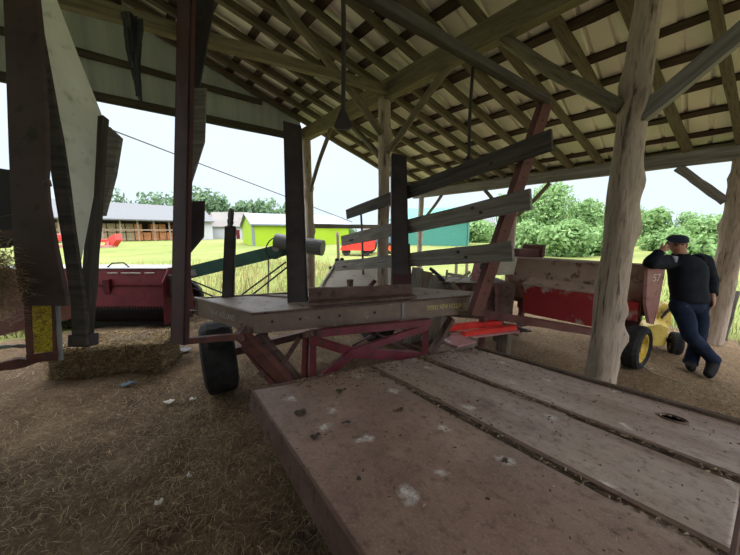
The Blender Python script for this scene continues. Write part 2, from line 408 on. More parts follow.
def pole(name, p0, p1, r0, r1, mat, parent=None, n=12, seg=14, rough=0.06, bend=0.02, seed=1, knots=0):
    """a peeled round pole with bumps, in its own frame (z runs along it)"""
    p0, p1 = V(p0), V(p1); L = (p1 - p0).length; z = (p1 - p0).normalized(); x = z.orthogonal().normalized(); y = z.cross(x)
    rr = random.Random(seed); kn = [(rr.uniform(0.1, 0.9), rr.uniform(0, 6.28), rr.uniform(0.25, 0.55)) for _ in range(knots)]
    mb = MB(); pts = []; rad = []
    for i in range(seg + 1):
        t = i / seg
        pts.append(V((sin(t * 4 + seed) * bend * sin(pi * t), cos(t * 3 + seed) * bend * sin(pi * t), L * t))); rad.append(r0 + (r1 - r0) * t)
    def wob(i, t):
        q = noise.noise(V((cos(t) * 1.5 + seed * 3.1, sin(t) * 1.5, i * L / seg * 2.2))) * rough * 2
        for kt, ka, kh in kn:
            da = (t - ka + pi) % (2 * pi) - pi; dz = (i / seg - kt) * L / (r0 * 0.75)
            q += kh * math.exp(-(da / 0.35) ** 2 - dz * dz)
        return 1 + q
    mb.tube(pts, rad, n, True, wob)
    me = bpy.data.meshes.new(name); me.from_pydata([tuple(v) for v in mb.v], [], mb.f)
    for p in me.polygons: p.use_smooth = len(p.vertices) == 4
    me.materials.append(M[mat]); o = bpy.data.objects.new(name, me); C.objects.link(o)
    mw = Matrix((x, y, z)).transposed().to_4x4(); mw.translation = p0; o.matrix_basis = mw
    adopt(o, parent)
    return o

def text(name, s, size, origin, xdir, ydir, mat, parent, width=None):
    cu = bpy.data.curves.new(name, 'FONT'); cu.body = s; cu.size = size; cu.extrude = 0.001
    o = bpy.data.objects.new(name, cu); C.objects.link(o)
    x = V(xdir).normalized(); y = V(ydir); y = (y - x * y.dot(x)).normalized(); z = x.cross(y)
    mw = Matrix((x, y, z)).transposed().to_4x4(); mw.translation = V(origin)
    if width:
        bpy.context.view_layer.update(); mw = mw @ Matrix.Diagonal((width / max(o.dimensions.x, 1e-3), 1, 1, 1))
    bpy.context.view_layer.update()
    me = bpy.data.meshes.new_from_object(o.evaluated_get(bpy.context.evaluated_depsgraph_get())); bpy.data.objects.remove(o)
    o = bpy.data.objects.new(name, me); C.objects.link(o); me.materials.clear(); me.materials.append(M[mat])
    o.matrix_basis = mw; adopt(o, parent)
    return o

def wheel(c, axis, r, w, hub_mat, parent, name='wheel', lug=True, hub=0.55):
    """tyre with tread, rim dish and hub cap"""
    c = V(c); axis = V(axis).normalized(); h = w / 2; ri = r * hub
    prof = [(-h * 0.8, ri), (-h, r * 0.78), (-h * 0.85, r * 0.94), (-h * 0.5, r), (-h * 0.06, r * 0.985), (h * 0.06, r * 0.985), (h * 0.5, r), (h * 0.85, r * 0.94), (h, r * 0.78), (h * 0.8, ri)]
    t = obj(name, MB().lathe(c, axis, prof, 40, (lambda j, k: 0.985 if (2 <= j <= 7 and k % 2) else 1) if lug else None), 'rubber', parent, smooth=False)
    rim = MB().lathe(c, axis, [(-h * 0.75, ri * 1.02), (-h * 0.75, ri * 0.86), (-h * 0.2, ri * 0.75), (-h * 0.25, 0.02), (h * 0.25, 0.02), (h * 0.2, ri * 0.75), (h * 0.75, ri * 0.86), (h * 0.75, ri * 1.02)], 28)
    rm = obj('wheel_rim', rim, hub_mat, t, smooth=False)
    obj('hub_cap', MB().disc(c, axis, ri * 0.3, w * 0.7, 14), hub_mat, t)
    return t

# ------------------------------------------------------------------ ground
def ground_h(a, b):
    return 0.04 * noise.noise(V((a * 0.9, b * 0.9, 0))) + 0.035 * noise.noise(V((a * 3.1, b * 3.1, 5)))

mb = MB(); na, nb = 110, 92
A0, A1, B0, B1 = -8.7, 7.0, -6.6, 6.6
for j in range(nb + 1):
    for i in range(na + 1):
        a = A0 + (A1 - A0) * i / na; b = B0 + (B1 - B0) * j / nb
        mb.v.append(W(a, b, ground_h(a, b)))
for j in range(nb):
    for i in range(na):
        k = j * (na + 1) + i; mb.f.append([k, k + 1, k + na + 2, k + na + 1])
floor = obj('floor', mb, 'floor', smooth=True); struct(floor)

mb = MB(); n = 60; S = 160
def field_h(x, y):
    a, b = ab(V((x, y, 0)))
    d = max(a - 6.6, b - 6.2, A0 - a, B0 - b, 0)
    return -0.06 + min(1, d / 2) * 0.06 + 0.05 * noise.noise(V((x * .15, y * .15, 0)))
xs = [-S + 2 * S * (i / n) for i in range(n + 1)]
for y in xs:
    for x in xs: mb.v.append(V((x, y + 60, field_h(x, y + 60) - 0.02)))
for j in range(n):
    for i in range(n):
        k = j * (n + 1) + i; mb.f.append([k, k + 1, k + n + 2, k + n + 1])
struct(obj('ground_field', mb, 'field', smooth=True))

# loose straw over the floor and grass at the edges: nobody could count it
def blades(name, mat, spots, lmin, lmax, wd, flat, label, cat):
    mb = MB()
    for p, sc in spots:
        L = rnd.uniform(lmin, lmax) * sc; t = rnd.uniform(0, 2 * pi)
        e = rnd.uniform(-0.05, 0.22) if flat else rnd.uniform(1.0, 1.5)
        d = V((cos(t) * cos(e), sin(t) * cos(e), sin(e))); s = V((-sin(t), cos(t), 0)) * wd * sc
        m = p + d * L * 0.55 + V((0, 0, 0.012 if flat else 0)); q = p + d * L + (V((cos(t), sin(t), 0)) * L * 0.25 - V((0, 0, L * .08)) if not flat else V((rnd.uniform(-.03, .03), rnd.uniform(-.03, .03), -0.008)))
        mb.add([p - s, p + s, m + s * .8, m - s * .8, q], [(0, 1, 2, 3), (3, 2, 4)])
    o = obj(name, mb, mat); tag(o, label, cat, kind='stuff')
    return o

sp = []
while len(sp) < 80000:
    a = rnd.uniform(-4.8, 6.8); b = rnd.uniform(-2.2, 6.3)
    p = W(a, b, 0)
    if p.y < 0.2 or abs(p.x) > 1.5 * p.y + 0.4: continue
    if rnd.random() > min(1, 2.6 / (p.length + .3)): continue
    k = noise.noise(V((a * .8, b * .8, 3)))
    if rnd.random() > 0.62 + 1.5 * k: continue
    p.z = ground_h(a, b) + 0.004; sp.append((p, 1))
blades('loose_straw', 'straw', sp, 0.03, 0.10, 0.0014, True, 'loose brown straw and chaff littering the dirt floor of the shed', 'straw')

sp = []
while len(sp) < 9000:
    u = rnd.random() ** 2; a = rnd.uniform(-7, 7.5); b = (6.2 if a > .7 else 6.95) + u * 9
    p = W(a, b, 0); p.z = field_h(p.x, p.y) - .02
    sp.append((p, 0.8 + u * .6))
blades('dry_meadow_grass', 'drygrass', sp, 0.18, 0.5, 0.006, False, 'straw-coloured meadow grass beyond the gable end of the shed', 'grass')
sp = []
while len(sp) < 8000:
    u = rnd.random() ** 2; a = 6.75 + u * 9; b = rnd.uniform(-5, 6.1)
    p = W(a, b, 0); p.z = field_h(p.x, p.y) - .02
    sp.append((p, 0.7 + u * .6))
blades('green_meadow_grass', 'grass', sp, 0.12, 0.34, 0.006, False, 'fresh green grass outside the low eave behind the leaning man', 'grass')

# ------------------------------------------------------------------ shed roof, gable, timbers
EA, EZ, SL = 6.53, 2.75, 0.30           # eave line, rafter underside there, fall of the roof
def rz(a): return EZ + (EA - a) * SL    # rafter underside
BE, BN, AU = 5.78, -3.6, -2.6          # gable end, near end, upper end of what is built

mb = MB(); prof = []; b = BN - .15
while b < BE + .1:
    prof += [(b, 0), (b + .07, 0), (b + .085, .022), (b + .115, .022), (b + .13, 0)]; b += 0.229
for a in (AU, 1.0, 4.0, 7.0):
    for (bb, h) in prof: mb.v.append(W(a, bb, rz(a) + 0.135 + h))
npf = len(prof)
for i in range(3):
    for j in range(npf - 1):
        k = i * npf + j; mb.f.append([k, k + 1, k + npf + 1, k + npf])
o = obj('ceiling', mb, 'roof'); struct(o)
s = o.modifiers.new('gauge', 'SOLIDIFY'); s.thickness = 0.004
ordn = ['first', 'second', 'third', 'fourth', 'fifth', 'sixth', 'seventh', 'eighth', 'ninth', 'tenth', 'eleventh', 'twelfth', 'thirteenth', 'fourteenth', 'fifteenth', 'sixteenth']

b3 = [5.72, 5.3, 4.85, 4.4, 3.97, 3.57, 3.2, 2.76, 2.32, 1.87, 1.35, 0.85, 0.36, -0.15, -0.65]
for i, bb in enumerate(b3 + [-1.15 - .5 * k for k in range(0)]):
    sk = -0.12 if 0 < i else 0.0
    if i == 1: sk = -0.04
    if i == 2: sk = -0.08
    a0, a1 = AU, 6.9
    p0 = W(a0, bb + sk * (a0 - 3.2), rz(a0) + .045); p1 = W(a1, bb + sk * (a1 - 3.2), rz(a1) + .045)
    o = beam('roof_rafter', p0, p1, 0.06 + .01 * ((i * 7) % 3), 0.09, 'rafter', seed=i, seg=16, jit=.008)
    tag(o, f'olive pole rafter under the metal roof, {ordn[i]} in from the grey gable siding', 'rafter', 'rafters under the metal roof')
pur = [6.62, 6.2, 5.72, 5.16, 4.67, 4.2, 3.72, 3.3, 2.87, 2.45, 2.03, 1.6, 1.18, 0.75, 0.3, -.2, -.7, -1.2]
for i, a in enumerate(pur):
    o = beam('roof_purlin', W(a + .06, BN - .1, rz(a) + .107), W(a - .06 + .12 * (i % 2), BE, rz(a) + .107), 0.105 + 0.02 * (i % 3 == 0), 0.032, 'purlin', up=W(SL, 0, 1), seed=40 + i, seg=24, jit=.008)
    nm = ordn[i] if i < len(ordn) else ['seventeenth', 'eighteenth'][i - 16]
    tag(o, f'dark split-board purlin resting on the rafters, {nm} row up from the low eave', 'purlin', 'purlins under the roof sheets')

GA, GZ = 3.02, 3.60
o = beam('roof_girder', W(GA, -1.4, GZ), W(GA, BE, GZ - .05), 0.12, 0.24, 'girder', seed=3, jit=.01, seg=14)
tag(o, 'wide squared girder carrying the rafters along the row of log posts', 'girder')
o = beam('eave_beam', W(6.5, -3.5, 2.70), W(6.5, BE, 2.66), 0.09, 0.21, 'greywood', seed=4, seg=12)
tag(o, 'grey plank beam along the low eave above the outer posts', 'eave beam')
o = beam('tie_beam', W(-2.4, 3.24, 3.06), W(3.0, 3.2, 3.55), 0.08, 0.105, 'girder', seed=5, seg=10)
tag(o, 'olive tie beam crossing under the rafters to the middle log post', 'tie beam')

# the other slope and the closed sides of the shed, behind the photographer
AW = -8.6
def sheet(name, pts, mat):
    o = obj(name, MB().prism(pts, V((0, 0, .006)) if abs((pts[1] - pts[0]).cross(pts[2] - pts[0]).normalized().z) > .3 else (pts[1] - pts[0]).cross(pts[2] - pts[0]).normalized() * .006), mat); return struct(o)
sheet('ceiling_far_slope', [W(AU, BN - .15, rz(AU) + .18), W(AU, BE + .1, rz(AU) + .18), W(AW, BE + .1, rz(AU) - 1.6), W(AW, BN - .15, rz(AU) - 1.6)], 'roof')
sheet('wall_rear', [W(AW, BN, -.1), W(-.5, BN, -.1), W(-.5, BN, rz(-.5) + .1), W(AU, BN, rz(AU) + .1), W(AW, BN, rz(AU) - 1.6)], 'siding')
sheet('wall_side', [W(AW, BN, -.1), W(AW, BE, -.1), W(AW, BE, rz(AU) - 1.6), W(AW, BN, rz(AU) - 1.6)], 'siding')
# gable siding hangs from the last rafter
mb = MB(); GB = 5.70
n = int((3.0 - AU) / 0.1); prev = None; rows = []
for i in range(n + 1):
    a = AU + (3.0 - AU) * i / n; off = 0.016 if i % 3 == 0 else 0.0
    rows.append((W(a, GB + .1 + off, 3.44 + .03 * a), W(a, GB + .1 + off, rz(a) + .15)))
for lo, hi in rows: mb.v += [lo, hi]
for i in range(n): mb.f.append([2 * i, 2 * i + 2, 2 * i + 3, 2 * i + 1])
o = obj('wall_gable', mb, 'siding'); struct(o); s = o.modifiers.new('gauge', 'SOLIDIFY'); s.thickness = 0.006
o = beam('siding_girt', W(AU, GB + .03, 3.42), W(3.0, GB + .03, 3.5), 0.05, 0.12, 'darkwood', seed=8)
tag(o, 'dark girt board along the bottom of the grey gable siding', 'girt')
o = beam('siding_girt', W(AU, GB + .03, 3.95), W(2.2, GB + .03, 3.98), 0.04, 0.09, 'darkwood', seed=9)
tag(o, 'dark girt board halfway up the inside of the grey gable siding', 'girt')

# posts
def post(a, b, r0, r1, ztop, label, seed, knots=5, rough=.07, seg=40, dx=0, grp=None):
    p = W(a, b, -0.08)
    o = pole('log_post', p, W(a + dx, b, ztop), r0, r1, 'log', n=20, seg=seg, rough=rough, bend=.02, seed=seed, knots=knots)
    tag(o, label, 'post', grp)
    return o
post(3.20, 0.55, 0.118, 0.085, GZ - .1, 'thick knotty cedar log post at the edge of the rusty deck', 3, 14, .10, 70)
post(GA, 3.28, 0.085, 0.085, GZ - .1, 'slim dark log post with several braces, behind the wooden slats', 5, 4)
post(GA, 5.62, 0.105, 0.09, GZ - .1, 'bark-patched log post at the gable end beside the green auger', 6, 7)
post(6.50, -0.10, 0.135, 0.11, 2.6, 'log post of the low eave right behind the leaning man', 8, 7, .08)
post(6.50, 2.92, 0.09, 0.085, 2.58, 'log post of the low eave seen past the slat ends beside the rusty stake', 9, 3)
post(6.50, 5.50, 0.08, 0.07, 2.58, 'thin log post at the far corner of the low eave, before the teal shed', 10, 3)

def brace(p0, p1, w, label, mat='rafter', round_=True, seed=1):
    o = pole('knee_brace', p0, p1, w / 2, w / 2, mat, n=10, seed=seed, rough=.05) if round_ else beam('knee_brace', p0, p1, w, w * 1.3, mat, seed=seed)
    tag(o, label, 'brace', 'knee braces on the log posts'); return o
brace(W(3.16, .63, 2.6), W(3.02, 1.66, 3.55), .105, 'thick brace rising from the thick knotty post to the girder towards the gable end', 'polewood', True, 11)
brace(W(3.16, .50, 2.5), W(3.05, -.75, 3.55), .085, 'thick brace rising from the thick knotty post to the girder away from the gable', 'greywood', False, 12)
brace(W(3.02, 3.2, 2.75), W(3.02, 2.15, 3.5), .09, 'olive brace from the slim middle post up to the girder towards the thick post', 'polewood', True, 13)
brace(W(2.95, 3.26, 3.0), W(1.55, 3.45, 4.2), .10, 'brace from the slim middle post up the roof slope, crossing the tie beam', 'polewood', True, 14)
brace(W(3.02, 3.38, 2.72), W(3.02, 4.25, 3.48), .085, 'grey brace from the slim middle post up to the girder towards the gable end', 'polewood', True, 15)
brace(W(3.02, 5.52, 2.45), W(3.02, 4.65, 3.48), .075, 'thin brace from the gable-end log post up to the girder', 'polewood', True, 16)
brace(W(6.48, 0.0, 2.03), W(6.48, 0.52, 2.57), .085, 'short board brace from the post behind the man up to the eave beam', 'greywood', False, 17)
brace(W(6.48, 3.02, 1.95), W(6.48, 3.6, 2.56), .08, 'short brace high on the eave post beside the rusty stake', 'polewood', True, 18)
brace(W(6.48, 2.82, 1.95), W(6.48, 2.25, 2.56), .08, 'short brace on the eave post beside the rusty stake, towards the thick knotty post', 'polewood', True, 20)
brace(W(6.48, 5.42, 1.9), W(6.48, 4.8, 2.56), .08, 'short brace on the far corner post before the teal shed', 'polewood', True, 19)

# hanging rods with forked feet
def hang_rod(p_top, p_bot, label, bend):
    e = empty('hanging_rod', p_bot, label, 'hanging rod')
    a, b = V(p_top), V(p_bot); pts = []
    for i in range(9):
        t = i / 8; q = a.lerp(b, t); q += RX * bend * sin(pi * t) ; pts.append(q)
    obj('rod', MB().tube(pts, 0.02, 10), 'darksteel', e, smooth=True)
    X = V((1, 0, 0))
    f = MB(); f.prism([b + X * .02 + UP * .06, b - X * .02 + UP * .06, b - X * .085 - UP * .09, b - X * .05 - UP * .11, b + X * .05 - UP * .11, b + X * .085 - UP * .09], V((0, .035, 0)))
    obj('forked_foot', f, 'darksteel', e)
    h = MB(); h.tube([a + RX * .0, a + UP * .05 + RX * .03, a + UP * .08 + RX * .08], .018, 8)
    obj('top_hook', h, 'rust', e)
q = at(343, 116, 2.6)
hang_rod(V((q.x, q.y, rz(ab(q)[0]) + .02)), q, 'long rusty rod with a wide forked foot hanging before the middle post', .02)
q = at(469, 160, 3.58)
hang_rod(V((q.x, q.y, 3.64)), q, 'rusty rod with a narrow forked foot hanging above the top slat', -.03)

# dark plastic strips hanging from the tie beam
q = at(131, 12, 2.22)
e = empty('hanging_strips', at(131, 100, 2.22), 'bundle of dark torn plastic strips hanging from the beam by the gable siding', 'plastic strips')
for i in range(7):
    t0 = at(121 + i * 3.0, 10 + i * 1.2, 2.2 + .015 * (i % 3)); t1 = at(137 + (i % 3) * 2.2, 92 + (i * 5) % 13, 2.21 + .01 * (i % 4))
    mb = MB(); pts = [t0.lerp(t1, k / 6) + V((.015 * sin(k + i), .02 * cos(k * 1.3 + i), 0)) for k in range(7)]
    for k in range(6):
        mb.bar(pts[k], pts[k + 1], .04 * (1 - k / 8), .006, up=V((0, 1, 0)))
    obj('strip', mb, 'twinestrip', e)

# ------------------------------------------------------------------ the load deck in front
VPL = at(165, 259, 1) - V((0, 0, EYE)); VPR = at(780, 286, 1) - V((0, 0, EYE))
dl = -VPL.normalized(); dr = VPR - VPL * (VPR.dot(VPL) / VPL.dot(VPL)); dr.normalize()
dn = dr.cross(dl)
if dn.z < 0: dn = -dn
D0 = at(253, 390, 1.82)
def deck_hit(u, v):
    r = at(u, v, 1) - V((0, 0, EYE)); t = (D0 - V((0, 0, EYE))).dot(dn) / r.dot(dn)
    q = V((0, 0, EYE)) + r * t - D0
    return q.dot(dl), q.dot(dr)
DW = deck_hit(470, 347)[1]; DL = deck_hit(734, 528)[0]
s1 = deck_hit(372, 368)[1]; s2 = deck_hit(428, 360)[1]
def dk(l, r, h=0): return D0 + dl * l + dr * r + dn * h
deck = empty('load_deck', V((dk(DL / 2, DW / 2).x, dk(DL / 2, DW / 2).y, 0)), 'long rusty steel load deck spotted with bird droppings, tilted in front of the wagon', 'load deck')
hl, hr = deck_hit(673, 418)
hr = min(hr, DW - .12)
# deck plate, a grid of the three lanes with the round hole cut out
def deck_plate():
    bm = bmesh.new()
    nl, nr = 180, 200
    vs = {}
    for i in range(nl + 1):
        for j in range(nr + 1):
            l = DL * i / nl; r = DW * j / nr
            sag = -0.006 * sin(pi * r / DW * 3) + 0.006 * noise.noise(V((l * 1.5, r * 1.5, 0)))
            vs[i, j] = bm.verts.new((l, r, sag))
    for i in range(nl):
        for j in range(nr):
            l = DL * (i + .5) / nl; r = DW * (j + .5) / nr
            if ((l - hl) / .058) ** 2 + ((r - hr) / .05) ** 2 < 1: continue
            bm.faces.new((vs[i, j], vs[i + 1, j], vs[i + 1, j + 1], vs[i, j + 1]))
    me = bpy.data.meshes.new('deck_plate'); bm.normal_update(); bm.to_mesh(me); bm.free()
    for p in me.polygons: p.use_smooth = True
    me.materials.append(M['deck'])
    o = bpy.data.objects.new('deck_plate', me); C.objects.link(o)
    mw = Matrix((dl, dr, dn)).transposed().to_4x4(); mw.translation = D0; o.matrix_basis = mw
    if dl.cross(dr).dot(dn) < 0: pass
    adopt(o, deck); m = o.modifiers.new('gauge', 'SOLIDIFY'); m.thickness = .008; m.offset = -1
    return o
deck_plate()
def dbar(name, l0, r0, l1, r1, w, h, hz, mat):
    return beam(name, dk(l0, r0, hz), dk(l1, r1, hz), w, h, mat, deck, up=dn, jit=.002)
dbar('side_skirt', -.01, -.006, DL, -.006, .012, .13, -.06, 'rust')
dbar('end_skirt', -.006, 0, -.006, DW, .012, .14, -.066, 'rust')
dbar('end_skirt', DL + .006, 0, DL + .006, DW, .012, .14, -.066, 'rust')
dbar('side_lip', 0, DW + .02, DL, DW + .02, .05, .05, -.004, 'seamdirt')
dbar('seam_rib', 0, s1, DL, s1, .03, .02, .006, 'seamrust')
dbar('seam_rib', 0, s2, DL, s2, .03, .02, .006, 'seamrust')
dbar('seam_groove', 0, s1 - .028, DL, s1 - .028, .03, .006, .001, 'seamdirt')
dbar('seam_groove', 0, s2 - .028, DL, s2 - .028, .03, .006, .001, 'seamdirt')
rim = MB()
pts = [dk(hl + .06 * cos(t), hr + .052 * sin(t), .0) for t in [2 * pi * k / 24 for k in range(25)]]
rim.tube(pts, .005, 6, False); obj('hole_rim', rim, 'seamrust', deck)
obj('hole_shade_cup', MB().tube([dk(hl, hr, -.01), dk(hl, hr, -.14)], .06, 20), 'black', deck) if False else None
sk_ = MB(); sk_.lathe(dk(hl, hr, 0), dn, [(-.16, .002), (-.16, .075), (-.012, .075), (-.012, .07), (-.15, .07), (-.15, .002)], 24); obj('hole_shade_cup', sk_, 'black', deck)  # black cup added under the hole, stands in for the shade below
for r in (.25, DW - .42):
    dbar('frame_rail', .1, r, DL - .05, r, .08, .14, -.08, 'redrust')
xa = DL * .55
for r in (.3, DW - .3):
    c = dk(xa, r, 0); rad = (c.z - .17) / 2
    wheel(V((c.x, c.y, rad - .01)), dr, min(rad, .3), .2, 'redrust', deck)
axc = [dk(xa, .3), dk(xa, DW - .3)]
obj('axle', MB().bar(V((axc[0].x, axc[0].y, .28)), V((axc[1].x, axc[1].y, .25)), .07, .07), 'redrust', deck)
for l in (.25, DL - .25):
    for r in (.3, DW - .8):
        c = dk(l, r, -.1); beam('support_leg', V((c.x, c.y, 0)), c, .06, .06, 'redrust', deck)
# hay chaff caught on the deck and along the seams
ch = MB()
for k in range(1600):
    q = rnd.random()
    if q < .32: l = rnd.uniform(0, DL); r = rnd.choice((s1, s2)) - abs(rnd.gauss(0, .02)) - .015
    elif q < .72: l = abs(rnd.gauss(0, .14)); r = rnd.uniform(.25, DW)
    else: l = rnd.uniform(0, DL); r = rnd.uniform(0, DW)
    if l > DL or not 0 < r < DW or ((l - hl) ** 2 + (r - hr) ** 2) < .09 ** 2: continue
    p = dk(l, r, .012); t = rnd.uniform(0, 6.28); d = (dl * cos(t) + dr * sin(t)); s = d.cross(dn) * rnd.uniform(.001, .003); L = rnd.uniform(.003, .015 if q < .72 else .008)
    ch.add([p - d * L - s, p + d * L - s, p + d * L + s + dn * .004, p - d * L + s + dn * .006], [(0, 1, 2, 3)])
tag(obj('hay_chaff', ch, 'chaff'), 'scattered hay chaff lying along the seams and far end of the load deck', 'chaff', kind='stuff')
for k, (u, v, s) in enumerate([(342, 391, .035), (300, 413, .03), (315, 437, .03), (345, 424, .022), (400, 410, .02), (358, 480, .012), (438, 400, .025), (505, 462, .018)]):
    l, r = deck_hit(u, v); mb = MB()
    for i in range(4):
        c = dk(l + rnd.uniform(-1, 1) * s * .4, r + rnd.uniform(-1, 1) * s, .006); mb.ball(c, s * rnd.uniform(.3, .7), s * rnd.uniform(.3, .6), .005, 10, 5, dl, dr, dn)
    o = obj('mud_clod', mb, 'mud'); tag(o, 'dark flattened clod of mud stuck on the rusty load deck', 'mud clod', 'mud clods on the load deck')

# ------------------------------------------------------------------ bale wagon: table, stakes, slats, truss
wag = empty('bale_wagon', gnd(330, 372), 'brown bale wagon with steel stakes and three slanting wooden slats behind the rusty deck', 'wagon')
c0 = at(253, 314, 2.5); c1 = at(470, 296.5, 2.94); c5 = at(195, 298, 2.85)
pl_n = (c1 - c0).cross(c5 - c0).normalized(); pl_n = pl_n if pl_n.z > 0 else -pl_n
def on_table(p): return V((p.x, p.y, c0.z - ((p.x - c0.x) * pl_n.x + (p.y - c0.y) * pl_n.y) / pl_n.z))
def tpx(u, v):
    e_ = V((0, 0, EYE)); r = at(u, v, 1) - e_; return e_ + r * ((c0 - e_).dot(pl_n) / r.dot(pl_n))
tops = [c0, c1, tpx(474, 291.5), tpx(418, 287.5), tpx(290, 292.5), c5]
obj('table_top', MB().prism([p - UP * .012 for p in tops], UP * .012), 'tabletop', wag)
TH = .18
def apron(i, j, th=TH, nm='table_apron'):
    p, q = tops[i], tops[j]; d = (q - p).normalized(); nn = V((d.y, -d.x, 0))
    return obj(nm, MB().prism([p + UP * .006, q + UP * .006, q - UP * th, p - UP * th], -nn * .02), 'tablesteel', wag, bevel=.003)
f_front = apron(0, 1); f_left = apron(5, 0); apron(1, 2); apron(4, 5)
# seam in the table top
beam('table_seam', tops[5].lerp(tops[4], .55) + UP * .004, tops[0].lerp(tops[1], .5).lerp(tops[4], .35) + UP * .004, .02, .008, 'rust', wag, jit=.001)
beam('table_rim', tops[0] + UP * .004, tops[1] + UP * .004, .03, .016, 'rust', wag, jit=.002)
beam('table_rim', tops[5] + UP * .004, tops[0] + UP * .004, .03, .016, 'tablesteel', wag, jit=.002)
# lettering on the apron
def face_pt(i, j, t, down):
    p = tops[i].lerp(tops[j], t); d = (tops[j] - tops[i]).normalized(); nn = V((d.y, -d.x, 0)); return p + nn * .003 - UP * down, d
p, d = face_pt(0, 1, .775, .105); text('lettering', 'SPERRY NEW HOLLAND', .07, p, d, UP, 'goldletter', wag, width=(tops[1] - tops[0]).length * .2)
p, d = face_pt(5, 0, .28, .115); text('lettering', 'NEW HOLLAND', .075, p, d, UP, 'paleletter', wag, width=(tops[5] - tops[0]).length * .42)
# holes and strap on the front apron
for t in (.075, .19, .27, .36, .52):
    p, d = face_pt(0, 1, t, .08); nn = V((d.y, -d.x, 0))
    obj('apron_bolt', MB().disc(p, nn, .012, .012, 10), 'bolt', wag)
p, d = face_pt(0, 1, .655, .0); nn = V((d.y, -d.x, 0))
obj('apron_strap', MB().box(p - UP * .075 + nn * .002, d, nn, UP, .012, .006, .085), 'greymetal', wag)

def channel(name, p0, p1, w, dep, mat, up_dir, tip=0.0):
    """upright C-section: web and two flanges, cut slantwise at the tip"""
    p0, p1 = V(p0), V(p1); x = V(up_dir).normalized(); z = (p1 - p0); y = z.cross(x).normalized(); x = z.cross(y).normalized() * -1 if False else x
    mb = MB()
    mb.prism([p0 - x * w / 2, p0 + x * w / 2, p1 + x * w / 2 - z.normalized() * tip, p1 - x * w / 2], y * .012)
    for s_ in (-1, 1):
        e0 = p0 + x * s_ * (w / 2 - .006); e1 = p1 + x * s_ * (w / 2 - .006) - z.normalized() * (tip if s_ > 0 else 0)
        mb.prism([e0 - x * .006, e0 + x * .006, e1 + x * .006, e1 - x * .006], y * dep)
    return obj(name, mb, mat, wag)
XV = V((1, 0, 0))
# stakes
su1 = channel('stake', tpx(297.5, 302.5) - UP * .01, at(292, 121, 3.1), .185, .06, 'darksteel', V((1, .1, 0)), .05)
su2 = channel('stake', tpx(401, 290.5) - UP * .01, at(399, 153, 3.6), .19, .09, 'darksteel', V((1, .1, 0)), .04)
lw = beam('stake_sleeve', tpx(401.5, 291.5), at(401, 247, 3.56), .2, .12, 'standardpaint', wag, up=V((0, 1, 0)), jit=.002)
channel('thin_stake', tpx(227.5, 297.5), at(230, 226, 3.1), .105, .05, 'darksteel', V((1, .2, 0)))
beam('stake_tip', at(230, 227, 3.1), at(231.5, 209, 3.1), .05, .04, 'darksteel', wag, w1=.035)
# cross rail on the table between the stakes
rp0 = tpx(309, 301.5); rp1 = tpx(411, 294.5)
beam('cross_rail', rp0 + UP * .066, rp1 + UP * .04, .05, .13, 'rust', wag, jit=.003)
beam('cross_rail_foot', rp0 + UP * .008 - V((-.02, .09, 0)), rp1 + UP * .008 - V((-.02, .09, 0)), .14, .02, 'rust', wag, jit=.002)
# slats and the rusty stake that carries them
D = [(347, 214.5, 4.75, 552, 139.5, 2.2, 'darkwood', .155), (342, 241, 4.75, 531, 199.5, 2.22, 'greywood', .16), (336, 266, 4.8, 513, 251, 2.25, 'greywood', .155)]
slats = []
for k, (u0, v0, d0, u1, v1, d1, mt, wd) in enumerate(D):
    p0, p1 = at(u0, v0, d0), at(u1, v1, d1)
    o = beam('slat', p0, p1, .03, wd, mt, wag, jit=.004, seg=10, seed=60 + k)
    slats.append((p0, p1))
    for t in (.10, .12, .83, .86) if k else (.84,):
        q = p0.lerp(p1, t); dd = (p1 - p0).normalized(); nn = V((dd.y, -dd.x, 0)).normalized(); nn = nn if nn.y < 0 else -nn
        obj('bolt', MB().disc(q + nn * .02 + UP * (.035 if int(t * 100) % 2 else -.02), nn, .014, .02, 8), 'bolt', o)
o['label'] = 'lowest slat of weathered grey wood'
st0, st1 = at(476, 315, 2.75), at(547, 103, 2.42)
ax = (st1 - st0).normalized(); sx = V((1, .35, 0)); sx = (sx - ax * sx.dot(ax)).normalized(); sy = sx.cross(ax)
mb = MB(); mb.prism([st0 - sx * .065, st0 + sx * .065, st1 + sx * .05, st1 - sx * .05], sy * .014)
for s_ in (-1, 1):
    mb.prism([st0 + sx * (s_ * .062 - .006), st0 + sx * (s_ * .062 + .006), st1 + sx * (s_ * .047 + .006), st1 + sx * (s_ * .047 - .006)], sy * (-.05 if sy.y < 0 else .05))
rs = obj('slanting_stake', mb, 'redrust', wag)
for k in range(14):
    q = st0.lerp(st1, .12 + k * .062); obj('bolt_hole', MB().disc(q, sy, .009, .04, 8), 'bolt', rs)
# the dark upper rail from the stake top
beam('upper_rail', at(547, 101, 2.42), at(352, -13, 1.5), .05, .062, 'darkwood', wag, jit=.003)
beam('rail_hook', at(522, 88, 2.36), at(517, 84, 2.36), .03, .05, 'darksteel', wag)
